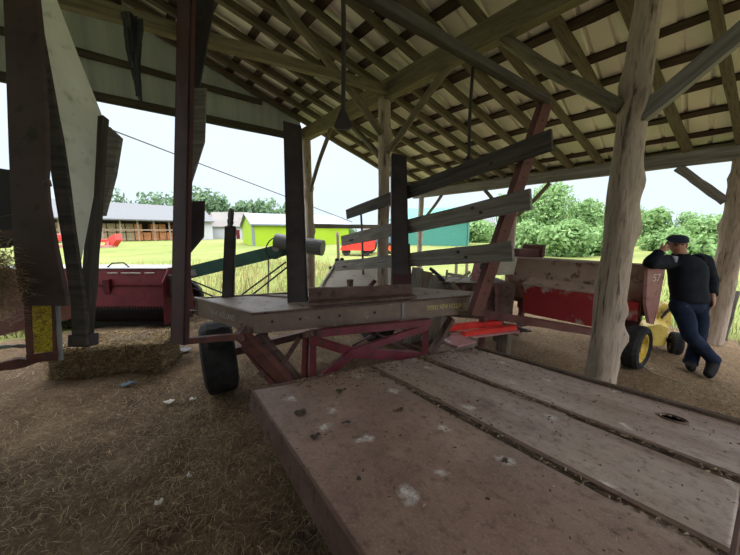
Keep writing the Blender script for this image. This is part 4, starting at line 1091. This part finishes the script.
DM = 3.38
man = empty('person', gnd(702, 370), 'man in black jacket, jeans and flat cap leaning an elbow on the hopper wagon', 'person')
J = dict(pel=at(689, 300, DM), waist=at(688, 284, DM), chest=at(687, 267, DM), neck=at(681, 254.5, DM - .02), head=at(676.5, 244.5, DM - .06),
         shR=at(669, 262, DM - .02), elR=at(650.5, 262.5, DM - .22), wrR=at(661, 250.5, DM - .24),
         shL=at(702, 261, DM + .02), elL=at(711, 279, DM + .10), wrL=at(712.5, 296, DM - .03),
         hipR=at(681, 302, DM - .02), knR=at(690, 335, DM - .14), anR=at(713.5, 360, DM - .06),
         hipL=at(698, 302, DM + .02), knL=at(699, 335, DM + .04), anL=at(690, 364, DM + .08))
def mid(a, b, t): return J[a].lerp(J[b], t)
fwd = V((-.55, -.83, 0)).normalized(); side = V((.83, -.55, 0))   # he faces the camera, a little to its left
side = V((fwd.y * -1, fwd.x, 0)); side = side if side.x > 0 else -side
body = [
    [('pel', J['pel'], (.10, .085)), ('waist', J['waist'], (.11, .085)), ('chest', J['chest'], (.12, .09)), ('neckb', mid('chest', 'neck', .75), .065), ('neck', J['neck'], .055), ('jaw', mid('neck', 'head', .6), (.062, .068)), ('head', J['head'], (.076, .09)), ('crown', J['head'] + UP * .075, (.066, .08))],
    [('chest', J['chest'], .11), ('shR', J['shR'] - UP * .02, .05), ('uaR', mid('shR', 'elR', .5), .05), ('elR', J['elR'], .042), ('faR', mid('elR', 'wrR', .5), .038), ('wrR', J['wrR'], .027)],
    [('chest', J['chest'], .11), ('shL', J['shL'] - UP * .03, .05), ('uaL', mid('shL', 'elL', .5), .05), ('elL', J['elL'], .042), ('faL', mid('elL', 'wrL', .5), .038), ('wrL', J['wrL'], .028)],
    [('pel', J['pel'], .10), ('hipR', J['hipR'], .07), ('thR', mid('hipR', 'knR', .5), .072), ('knR', J['knR'], .055), ('caR', mid('knR', 'anR', .35), .052), ('anR', J['anR'], .036)],
    [('pel', J['pel'], .10), ('hipL', J['hipL'], .07), ('thL', mid('hipL', 'knL', .5), .072), ('knL', J['knL'], .055), ('caL', mid('knL', 'anL', .35), .052), ('anL', J['anL'], .036)],
]
# hand against the brow: palm and fingers, each bent its own way
wr = J['wrR']; fo = J['head'] + fwd * .105 + UP * .02 - side * .02
pd = (fo - wr).normalized(); palm = wr + pd * .065
body[1].append(('palmR', palm, (.034, .022)))
acr = pd.cross(fwd).normalized(); acr = acr if acr.z > 0 else -acr
fl = [(.062, .03), (.072, .012), (.068, -.008), (.052, -.026)]
for k, (ln_, of) in enumerate(fl):
    r0 = palm + acr * of + pd * .02; r1 = r0 + pd * ln_ * .55 + fwd * .006; r2 = r1 + pd * ln_ * .4 - fwd * .016
    body.append([('palmR', palm, .03), (f'f{k}a', r0, .011), (f'f{k}b', r1, .0095), (f'f{k}c', r2, .008)])
th0 = wr + pd * .03 + acr * .03; body.append([('palmR', palm, .03), ('t0', th0, .012), ('t1', th0 + pd * .03 + acr * .025, .010), ('t2', th0 + pd * .055 + acr * .035 , .009)])
wl = J['wrL']; dwn = (V((-.25, -.3, -1))).normalized(); pl_ = wl + dwn * .06
body[2].append(('palmL', pl_, (.034, .024)))
for k, of in enumerate((.028, .01, -.008, -.025)):
    r0 = pl_ + side * of * .3 + fwd * of + dwn * .03; body.append([('palmL', pl_, .03), (f'g{k}a', r0, .011), (f'g{k}b', r0 + dwn * .035 - side * .01, .0095), (f'g{k}c', r0 + dwn * .055 - side * .03, .0085)])
body.append([('palmL', pl_, .03), ('gt0', wl + dwn * .04 + fwd * .035, .012), ('gt1', wl + dwn * .075 + fwd * .045, .0105), ('gt2', wl + dwn * .10 + fwd * .04, .009)])
skin_body('body', body, 'skin', man)
# face
hc = J['head']
hz_ = (hc + UP * .02)
ft = MB(); ft.ball(hc + fwd * .093 - UP * .012, .013, .02, .028, 10, 8, side, fwd, UP); ft.ball(hc + fwd * .098 - UP * .03, .018, .016, .012, 10, 8, side, fwd, UP); obj('nose', ft, 'skin', man, smooth=True)
for s_ in (-1, 1):
    obj('eye', MB().ball(hc + fwd * .082 + side * s_ * .031 + UP * .006, .013, .01, .008, 10, 8, side, fwd, UP), 'eye', man, smooth=True)
    obj('ear', MB().ball(hc + side * s_ * .082 - fwd * .01 - UP * .005, .012, .022, .034, 10, 8, side, fwd, UP), 'skin', man, smooth=True)
obj('mouth', MB().ball(hc + fwd * .082 - UP * .058, .026, .012, .006, 10, 8, side, fwd, UP), 'lip', man, smooth=True)
obj('hair', MB().ball(hc - fwd * .022 + UP * .012, .083, .083, .075, 16, 10, side, fwd, UP), 'hair', man, smooth=True)
cap = MB()
o_ = len(cap.v)
for i in range(9):
    t = i / 8 * pi / 2
    for k in range(24):
        a_ = 2 * pi * k / 24; fr_ = cos(a_)
        rx = .094 * sin(t) ** .7; ry = (.112 if fr_ > 0 else .105) * sin(t) ** .7
        cap.v.append(hc + UP * (.052 + .058 * cos(t) + .012 * -fr_ * sin(t)) + side * rx * sin(a_) + fwd * ry * fr_)
for i in range(8):
    for k in range(24): cap.f.append([i * 24 + k, i * 24 + (k + 1) % 24, (i + 1) * 24 + (k + 1) % 24, (i + 1) * 24 + k])
co = obj('flat_cap', cap, 'cap', man, smooth=True); co.modifiers.new('felt', 'SOLIDIFY').thickness = .006
bp = []
for k in range(13):
    a_ = -1.25 + 2.5 * k / 12; bp.append(hc + UP * (.047 - .02 * cos(a_)) + side * .088 * sin(a_) + fwd * (.04 + .12 * cos(a_)))
bk_ = [hc + UP * .06 + side * .088 * sin(-1.25 + 2.5 * k / 12) + fwd * (.085 * cos(-1.25 + 2.5 * k / 12)) for k in range(13)]
bm2 = MB(); bm2.add(bp + bk_, [[k, k + 1, 13 + k + 1, 13 + k] for k in range(12)]); b_ = obj('cap_brim', bm2, 'cap', co, smooth=True); b_.modifiers.new('felt', 'SOLIDIFY').thickness = .008
# clothes
def loft(mb, secs, n=18):
    o_ = len(mb.v); m = len(secs)
    for (c, x, y, rx, ry) in secs:
        for k in range(n):
            t = 2 * pi * k / n; ct, st_ = cos(t), sin(t)
            mb.v.append(c + x * rx * math.copysign(abs(ct) ** .85, ct) + y * ry * math.copysign(abs(st_) ** .85, st_) + (x + y) * .006 * noise.noise(c * 14 + V((ct, st_, 0)) * 1.5))
    for i in range(m - 1):
        for k in range(n): mb.f.append([o_ + i * n + k, o_ + i * n + (k + 1) % n, o_ + (i + 1) * n + (k + 1) % n, o_ + (i + 1) * n + k])
    mb.f.append([o_ + k for k in range(n)][::-1]); mb.f.append([o_ + (m - 1) * n + k for k in range(n)])
def limb(mb, pts, n=18, sub=5):
    """sleeve or trouser leg: smooth path with folds"""
    P_ = []; R_ = []
    for i in range(len(pts) - 1):
        p0, r0 = pts[max(i - 1, 0)]; p1, r1 = pts[i]; p2, r2 = pts[i + 1]; p3, r3 = pts[min(i + 2, len(pts) - 1)]
        for k in range(sub):
            t = k / sub; P_.append(.5 * ((2 * p1) + (p2 - p0) * t + (2 * p0 - 5 * p1 + 4 * p2 - p3) * t * t + (3 * p1 - p0 - 3 * p2 + p3) * t ** 3)); R_.append(r1 + (r2 - r1) * t)
    P_.append(pts[-1][0]); R_.append(pts[-1][1])
    mb.tube(P_, R_, n, True, lambda i, t: 1 + .10 * noise.noise(V((cos(t) * 1.2, sin(t) * 1.2, i * .55))))
jk = MB(); tw = (J['shL'] - J['shR']); tw.z = 0; tw.normalize(); tf = V((tw.y, -tw.x, 0)); tf = tf if tf.y < 0 else -tf
secs = []
for (c, rx, ry) in ((J['pel'] + UP * -.015, .178, .135), (J['pel'] + UP * .04, .182, .14), (mid('pel', 'waist', .6), .176, .135), (J['waist'], .178, .135), (mid('waist', 'chest', .5), .188, .138), (J['chest'], .198, .14), (mid('chest', 'neck', .32), .20, .13), (mid('chest', 'neck', .55), .185, .118), (mid('chest', 'neck', .72) + tw * .02, .165, .105), (mid('chest', 'neck', .86) + tw * .015, .115, .09), (mid('chest', 'neck', .97), .074, .076), (mid('chest', 'neck', 1.08), .07, .072)):
    secs.append((c, tw, tf, rx, ry))
loft(jk, secs, 24)
limb(jk, [(J['shR'] + tw * .05 - UP * .015, .088), (J['shR'] - tw * .01, .088), (mid('shR', 'elR', .5), .074), (J['elR'], .064), (mid('elR', 'wrR', .5), .054), (mid('elR', 'wrR', .93), .043)])
limb(jk, [(J['shL'] - tw * .10 - UP * .0, .085), (J['shL'] + tw * .015 - UP * .01, .09), (mid('shL', 'elL', .5), .074), (J['elL'], .066), (mid('elL', 'wrL', .5), .056), (mid('elL', 'wrL', .93), .046)])
obj('jacket', jk, 'jacket', man, smooth=True)
jn = MB()
loft(jn, [(J['pel'] + UP * .07, tw, tf, .15, .115), (J['pel'], tw, tf, .158, .122), (J['pel'] - UP * .07, tw, tf, .16, .125), (J['pel'] - UP * .13, tw, tf, .13, .105)], 24)
limb(jn, [(J['hipR'] + UP * .02 + tw * .01, .092), (J['hipR'] - UP * .06, .097), (mid('hipR', 'knR', .5), .086), (J['knR'], .071), (mid('knR', 'anR', .4), .069), (mid('knR', 'anR', .85), .062), (mid('knR', 'anR', 1.0), .066)])
limb(jn, [(J['hipL'] + UP * .02 - tw * .01, .092), (J['hipL'] - UP * .06, .097), (mid('hipL', 'knL', .5), .086), (J['knL'], .071), (mid('knL', 'anL', .4), .069), (mid('knL', 'anL', .85), .063), (mid('knL', 'anL', 1.0), .068)])
obj('jeans', jn, 'jeans', man, smooth=True)
# shirt at the neckline
sh = MB(); sh.prism([at(674, 256, DM - .145), at(678.5, 256.5, DM - .145), at(677, 262.5, DM - .16)], V((-.01, .012, 0))); obj('shirt_collar', sh, 'shirt', man)
# boots
bt = skin_body('boot', [[('h', J['anR'] - fwd * .0 + UP * .03, .058), ('a', J['anR'] - UP * .035, .06), ('m', at(711, 370, DM - .12), (.056, .05)), ('t', at(707, 376.5, DM - .16), (.05, .04))]], 'boot', man)
gl = gnd(690, 370); ank = J['anL']
bt = skin_body('boot', [[('h', ank + UP * .03, .058), ('a', V((ank.x, ank.y, .075)), .058), ('m', V((ank.x - .07, ank.y - .07, .06)), (.05, .045)), ('t', V((ank.x - .13, ank.y - .13, .05)), (.046, .036))]], 'boot', man)
for o in man.children:
    pass

# ------------------------------------------------------------------ buildings and things in the field
def gable_house(e, o0, xd, L, D_, ez, rzz, wall, roof, ov=.3, gw=None):
    xd = V(xd).normalized(); yd = V((-xd.y, xd.x, 0))
    def q(x, y, z): return V(o0) + xd * x + yd * y + UP * z
    obj('front_wall', MB().prism([q(0, 0, -.1), q(L, 0, -.1), q(L, 0, ez), q(0, 0, ez)], yd * .1), wall, e)
    obj('rear_wall', MB().prism([q(0, D_, -.1), q(L, D_, -.1), q(L, D_, ez), q(0, D_, ez)], -yd * .1), wall, e)
    for x in (0, L):
        obj('gable_wall', MB().prism([q(x, 0, -.1), q(x, D_, -.1), q(x, D_, ez), q(x, D_ / 2, rzz), q(x, 0, ez)], xd * (.1 if x == 0 else -.1)), gw or wall, e)
    sl = (rzz - ez) / (D_ / 2)
    for s_ in (0, 1):
        y0 = -ov if s_ == 0 else D_ + ov
        obj('roof_slope', MB().prism([q(-ov, y0, ez - ov * sl + .05), q(L + ov, y0, ez - ov * sl + .05), q(L + ov, D_ / 2, rzz + .05), q(-ov, D_ / 2, rzz + .05)], UP * .15), roof, e)
    return q

g0, g1 = gnd(254, 246), gnd(347, 247)
e = empty('lime_shed', g0, 'bright lime green shed with a pale metal roof in the field', 'shed')
q_ = gable_house(e, g0, V((cos(.52), sin(.52), 0)), 12.0, 10.0, 2.35, 3.75, 'lime', 'silverroof')
obj('corner_trim', MB().box(q_(0, 0, 1.1), V((1, 0, 0)), V((0, 1, 0)), UP, .12, .12, 1.2), 'silverroof', e)

h0 = gnd(214, 242.5)
e = empty('white_farmhouse', h0, 'white building with a patchy grey-brown roof beside the lime green shed', 'building')
hx_ = V((1, .1, 0)).normalized()
p_ = at(207, 240, 64); q_ = gable_house(e, V((p_.x, p_.y, 0)), hx_, 7.6, 9, 2.8, 5.9, 'white', 'brownroof', .4)
obj('barn_door', MB().box(q_(6.7, -.06, 1.0), hx_, V((-hx_.y, hx_.x, 0)), UP, .35, .05, 1.0), 'machinered', e)

b0_ = at(92, 240, 46); b1_ = at(212, 241, 60)
e = empty('hay_barn', V((b0_.x, b0_.y, 0)), 'long open-fronted hay barn with a grey roof across the field', 'barn')
bx = V((b1_.x - b0_.x, b1_.y - b0_.y, 0)); bl = bx.length; bx.normalize(); by = V((-bx.y, bx.x, 0)); bo = V((b0_.x, b0_.y, 0)) - bx * 6; bl += 6
def bq(x, y, z): return bo + bx * x + by * y + UP * z
obj('rear_wall', MB().prism([bq(0, 9, 0), bq(bl, 9, 0), bq(bl, 9, 3.6), bq(0, 9, 3.6)], by * .2), 'barnwood', e)
obj('roof_slope', MB().prism([bq(-.5, -.8, 3.5), bq(bl + .5, -.8, 3.5), bq(bl + .5, 4.5, 6.5), bq(-.5, 4.5, 6.5)], UP * .2), 'greyroof', e)
obj('roof_slope', MB().prism([bq(-.5, 9.8, 3.5), bq(bl + .5, 9.8, 3.5), bq(bl + .5, 4.5, 6.5), bq(-.5, 4.5, 6.5)], UP * .2), 'greyroof', e)
for x in (0, bl): obj('gable_wall', MB().prism([bq(x, 0, 0), bq(x, 9, 0), bq(x, 9, 3.6), bq(x, 4.5, 6.4), bq(x, 0, 3.6)], bx * .2), 'white', e)
for k in range(11): obj('barn_post', MB().bar(bq(.3 + (bl - .6) * k / 10, 0, 0), bq(.3 + (bl - .6) * k / 10, 0, 3.6), .25, .25), 'barnwood', e)
obj('rail_board', MB().bar(bq(0, -.1, 1.9), bq(bl, -.1, 1.9), .1, .22), 'barnwood', e)
obj('white_bay', MB().prism([bq(bl - 3.5, -.2, 0), bq(bl + .2, -.2, 0), bq(bl + .2, -.2, 3.5), bq(bl - 3.5, -.2, 3.5)], by * .15), 'white', e)
nbx = 15
for k in range(nbx):
    for z in range(2):
        x = 1.0 + (bl - 6) * k / nbx; w_ = (bl - 6) / nbx * .46
        orange = k >= 9
        if k in (10, 13) and z: continue
        o = obj('stacked_bale', MB().box(bq(x + w_, 2.4, .75 + 1.5 * z), bx, by, UP, w_, 1.0, .72), 'bale_orange' if orange else 'bale_tan', bevel=.08)
        tag(o, 'orange hay bale stacked under the far barn roof near its white bay' if orange else 'tan weathered hay bale stacked under the far barn roof', 'hay bale', 'orange bales in the far barn' if orange else 'tan bales in the far barn')

t0, t1 = at(392, 249, 36), at(467, 251, 33)
e = empty('teal_shed', V((t0.x, t0.y, 0)), 'low teal green shed in the field behind the slats', 'shed')
gable_house(e, V((t0.x, t0.y, 0)), V((t1.x - t0.x, t1.y - t0.y, 0)), (V((t1.x - t0.x, t1.y - t0.y, 0))).length, 7, 3.0, 4.4, 'teal', 'teal')
t0 = at(470, 244, 62)
e = empty('far_house', V((t0.x, t0.y, 0)), 'small white house far off before the trees behind the slat ends', 'house')
q_ = gable_house(e, V((t0.x, t0.y, 0)), V((1, -.1, 0)), 5, 6, 2.6, 4.2, 'white', 'greyroof')
obj('house_window', MB().box(q_(2.4, -.06, 1.5), V((1, 0, 0)), V((0, 1, 0)), UP, .5, .05, .5), 'tractorblue', e)

# red wagon and tractor
q0 = gnd(340, 255.5); q1 = gnd(371, 256)
e = empty('red_trailer', q0, 'low bright red farm trailer parked before the lime green shed', 'trailer')
xd = (q1 - q0).normalized(); yd = V((-xd.y, xd.x, 0)); L = (q1 - q0).length
obj('trailer_body', MB().prism([q0 + UP * .35, q0 + xd * L + UP * .35, q0 + xd * (L + .1) + UP * 1.05, q0 + xd * .2 + UP * .85], yd * 1.4), 'red', e)
for x in (.4, L - .4): wheel(q0 + xd * x + UP * .28 + yd * .15, yd, .3, .2, 'black', e)
q0 = gnd(371, 253.5)
e = empty('farm_tractor', q0, 'small blue-grey tractor with orange wheel hubs in the field behind the slats', 'tractor')
obj('bonnet', MB().box(q0 + V((1.1, .6, 1.0)), V((1, 0, 0)), V((0, 1, 0)), UP, .9, .35, .3), 'tractorblue', e, bevel=.08)
obj('cab', MB().box(q0 + V((-.1, .6, 1.5)), V((1, 0, 0)), V((0, 1, 0)), UP, .5, .5, .65), 'greymetal', e, bevel=.08)
wheel(q0 + V((-.2, 0, .65)), V((0, 1, 0)), .66, .4, 'orange', e); wheel(q0 + V((1.5, 0, .4)), V((0, 1, 0)), .42, .3, 'orange', e)
wheel(q0 + V((-.2, 1.2, .65)), V((0, 1, 0)), .66, .4, 'orange', e); wheel(q0 + V((1.5, 1.2, .4)), V((0, 1, 0)), .42, .3, 'orange', e)
# red mower at the left
q0 = gnd(50, 248.5)
e = empty('red_mower', q0, 'red disc mower lying in the grass before the far hay barn', 'mower')
def mp(u, v): return at(u, v, 30)
obj('cutter_bar', MB().bar(mp(40, 246), mp(112, 246.5), .8, .25), 'pink', e)
obj('boom', MB().bar(mp(40, 238), mp(108, 241), .3, .3), 'red', e)
obj('gear_head', MB().prism([mp(104, 246), mp(107, 239), mp(114, 234), mp(116, 240), mp(111, 247)], V((0, .8, 0))), 'red', e)
obj('frame_plate', MB().prism([mp(46, 241), mp(52, 234), mp(64, 235), mp(66, 241)], V((0, .8, 0))), 'red', e)
for (u) in (48, 108): obj('mower_stand', MB().bar(mp(u, 241), gnd(u, 248, -.05), .2, .2), 'red', e)

# power line
pts = []
for k in range(25):
    t = k / 24; d_ = 11 + 24 * t; pts.append(at(60 + 300 * t, 112 + 113 * t - 0 * t, d_) - UP * .5 * sin(pi * t) * .0)
tag(obj('utility_cord', MB().tube([at(112 + (u - 112), 130 + (u - 112) * .383, 1.0 * dd_) for u, dd_ in [(40 + 12 * k, 12 + .9 * k) for k in range(27)]], .045, 6), 'cable'), 'thin black utility cable sagging across the sky towards the lime green shed', 'cable')

# field fence posts near the teal shed
for k, (u, h_) in enumerate(((338, 262), (369, 262), (456, 262), (467, 262))):
    q0 = V((at(u, 262, 9.5).x, at(u, 262, 9.5).y, 0))
    if k == 1: continue
    o = pole('fence_stake', q0 - UP * .05, q0 + UP * (1.15 if k else 1.6), .05, .045, 'deadwood', seed=50 + k)
    tag(o, ['thin grey fence stake in the meadow near the pale sheet chute', '', 'grey fence stake standing nearer the teal shed, behind the baler', 'grey fence stake standing beyond the baler, by the slat ends'][k], 'fence stake')
q = at(366, 275, 4.9); o = pole('iron_rod', V((q.x, q.y, 0)), at(361, 214, 5.0), .02, .018, 'deadwood', seed=61); tag(o, 'thin brown rod standing upright through the pale sheet chute', 'rod')

# ------------------------------------------------------------------ trees
def tree(name, x, y, h, wdt, label, cat, n, leaf, mat, group, seed, trunk=.25, blobs=9, zlow=.2):
    r = random.Random(seed); e = empty(name, V((x, y, 0)), label, cat, group)
    bl_ = []
    for k in range(blobs):
        t = r.uniform(0, 2 * pi); zz = r.uniform(zlow, .86); rr = wdt / 2 * r.uniform(.15, .68) * (1 - abs(zz - .5) * .8)
        bl_.append((V((x + cos(t) * rr, y + sin(t) * rr, h * zz)), wdt * r.uniform(.17, .30)))
    bl_.append((V((x, y, h * .82)), wdt * .2)); bl_.append((V((x, y, h * .5)), wdt * .34))
    mb = MB(); per = n // len(bl_)
    for c, rad in bl_:
        for _ in range(per):
            d = V((r.gauss(0, 1), r.gauss(0, 1), r.gauss(0, 1))).normalized(); p = c + d * rad * r.uniform(.55, 1.02); p.z = max(p.z, .1)
            a = (d + V((r.gauss(0, .6), r.gauss(0, .6), r.gauss(0, .6)))).normalized(); b = a.orthogonal().normalized(); g = a.cross(b)
            tt = r.uniform(0, 6.28); b, g = b * cos(tt) + g * sin(tt), g * cos(tt) - b * sin(tt); s_ = leaf * r.uniform(.6, 1.3)
            mb.add([p - b * s_, p + g * s_ * .5, p + b * s_, p - g * s_ * .5], [(0, 1, 2, 3)])
    obj('crown', mb, mat, e)
    tk = MB(); tk.tube([V((x, y, -.2)), V((x + .1, y, h * .35)), V((x, y + .1, h * .7))], [trunk, trunk * .7, trunk * .3], 10)
    for c, rad in bl_[:5]: tk.tube([V((x, y, h * .3)), c], [trunk * .35, trunk * .1], 6)
    obj('trunk', tk, 'bark', e)
    return e
def tree_px(u, vtop, d, wpx, label, n, leaf, mat, group, seed, **k):
    p = at(u, vtop, d); tree('leafy_tree', p.x, p.y, p.z, wpx * d / FPX, label, 'tree', n, leaf, mat, group, seed, **k)
far = [(114, 195, 100, 58), (148, 196, 105, 62), (196, 188, 92, 62), (220, 196, 95, 46), (242, 201, 92, 34), (262, 202, 90, 44), (288, 209, 96, 44), (176, 196, 110, 56)]
lab = ['end tree of the tree line over the hay barn, next to the white panel', 'tree of the tree line over the middle of the hay barn roof', 'tall dark tree rising behind the rusty standard', 'rounded tree in the tree line above the white farmhouse roof', 'slim tree in the tree line at the peak of the white farmhouse', 'bushy tree in the tree line over the roof of the lime green shed', 'low tree in the tree line at the dark stake beside the lime shed', 'tree of the tree line over the end of the hay barn roof']
for k, (u, v, d_, w_) in enumerate(far): tree_px(u, v, d_, w_, lab[k], 900, .9, 'leafdark', 'tree line behind the barn', 100 + k)
near = [(552, 184, 26, 80), (590, 200, 27, 56), (512, 196, 30, 54), (478, 222, 44, 40), (625, 208, 34, 50), (655, 212, 42, 44), (566, 226, 19, 60), (606, 232, 20, 56), (528, 228, 22, 50), (450, 232, 50, 30)]
lab = ['tallest bright green tree behind the hopper wagon', 'bright green tree just beside the thick knotty post', 'bright green tree between the rusty stake and the tallest tree', 'smaller tree behind the ends of the wooden slats', 'green tree showing past the thick knotty post above the wagon end', 'tree over the head of the man leaning on the wagon', 'low leafy bush at the foot of the tallest green tree', 'low leafy bush behind the thick knotty post', 'low leafy bush by the red cap of the hopper wagon', 'small far tree above the teal shed roof']
for k, (u, v, d_, w_) in enumerate(near): tree_px(u, v, d_, w_, lab[k], 6500 if k < 3 else 3000, .17 if d_ < 35 else .32, 'leaf', 'trees beyond the low eave', 200 + k, zlow=.08)
rgt = [(688, 213, 40, 34), (715, 226, 26, 70), (765, 222, 24, 60), (672, 236, 24, 40), (700, 244, 18, 50), (345, 228, 60, 24)]
lab = ['open-crowned tree above the others to the side of the cap', 'wide leafy tree behind the shoulder of the man', 'leafy tree beyond the eave post at the end of the eave', 'leafy shrub behind the face of the man', 'leafy shrub behind the arm of the man', 'dark green tree between the lime shed and the slats']
for k, (u, v, d_, w_) in enumerate(rgt): tree_px(u, v, d_, w_, lab[k], 900 if k == 0 else 2600, .18, 'leaf' if k < 5 else 'leafdark', 'trees beyond the low eave', 300 + k, zlow=.55 if k == 0 else .08, blobs=7)

# ------------------------------------------------------------------ light: bright overcast sky, weak veiled sun
w = bpy.data.worlds.new('overcast'); bpy.context.scene.world = w; w.use_nodes = True
nt = w.node_tree; bg = nt.nodes['Background']
tc = nt.nodes.new('ShaderNodeTexCoord'); sep = nt.nodes.new('ShaderNodeSeparateXYZ'); nt.links.new(tc.outputs['Generated'], sep.inputs[0])
col = ramp(nt, sep.outputs[2], [(0.0, (0.76, 0.87, 0.97)), (0.3, (0.80, 0.90, 1.0)), (0.7, (1.0, 1.0, 1.0))])
f = nz(nt, tc.outputs['Generated'], 2.2, 5)
cl = ramp(nt, f, [(0.35, (0.93, 0.95, 0.98)), (0.65, (1.0, 1.0, 1.0))])
col = mixc(nt, 1.0, col, cl, 'MULTIPLY')
nt.links.new(col, bg.inputs[0])
st = nt.nodes.new('ShaderNodeMapRange'); st.inputs[1].default_value = 0.3; st.inputs[2].default_value = 0.9; st.inputs[3].default_value = 1.12; st.inputs[4].default_value = 8.0
nt.links.new(sep.outputs[2], st.inputs[0]); nt.links.new(st.outputs[0], bg.inputs[1])
sd = bpy.data.lights.new('veiled_sun', 'SUN'); sd.energy = 1.0; sd.angle = radians(50); sd.color = (1, .97, .92)
so = bpy.data.objects.new('veiled_sun', sd); C.objects.link(so); so.rotation_euler = (radians(40), radians(20), 0)

# ------------------------------------------------------------------ camera
cd = bpy.data.cameras.new('camera'); cd.sensor_width = 36; cd.lens = FPX / 740 * 36; cd.clip_end = 600; cd.clip_start = .05
cam = bpy.data.objects.new('camera', cd); C.objects.link(cam); cam.location = (0, 0, EYE); cam.rotation_euler = (radians(90) - PITCH, 0, 0)
sc = bpy.context.scene; sc.camera = cam
sc.view_settings.view_transform = 'Standard'; sc.view_settings.look = 'None'; sc.view_settings.gamma = 1; sc.view_settings.exposure = 0.12
sc.view_settings.use_curve_mapping = False
try:
    sc.cycles.max_bounces = 8; sc.cycles.diffuse_bounces = 5; sc.cycles.use_denoising = True
except Exception: pass
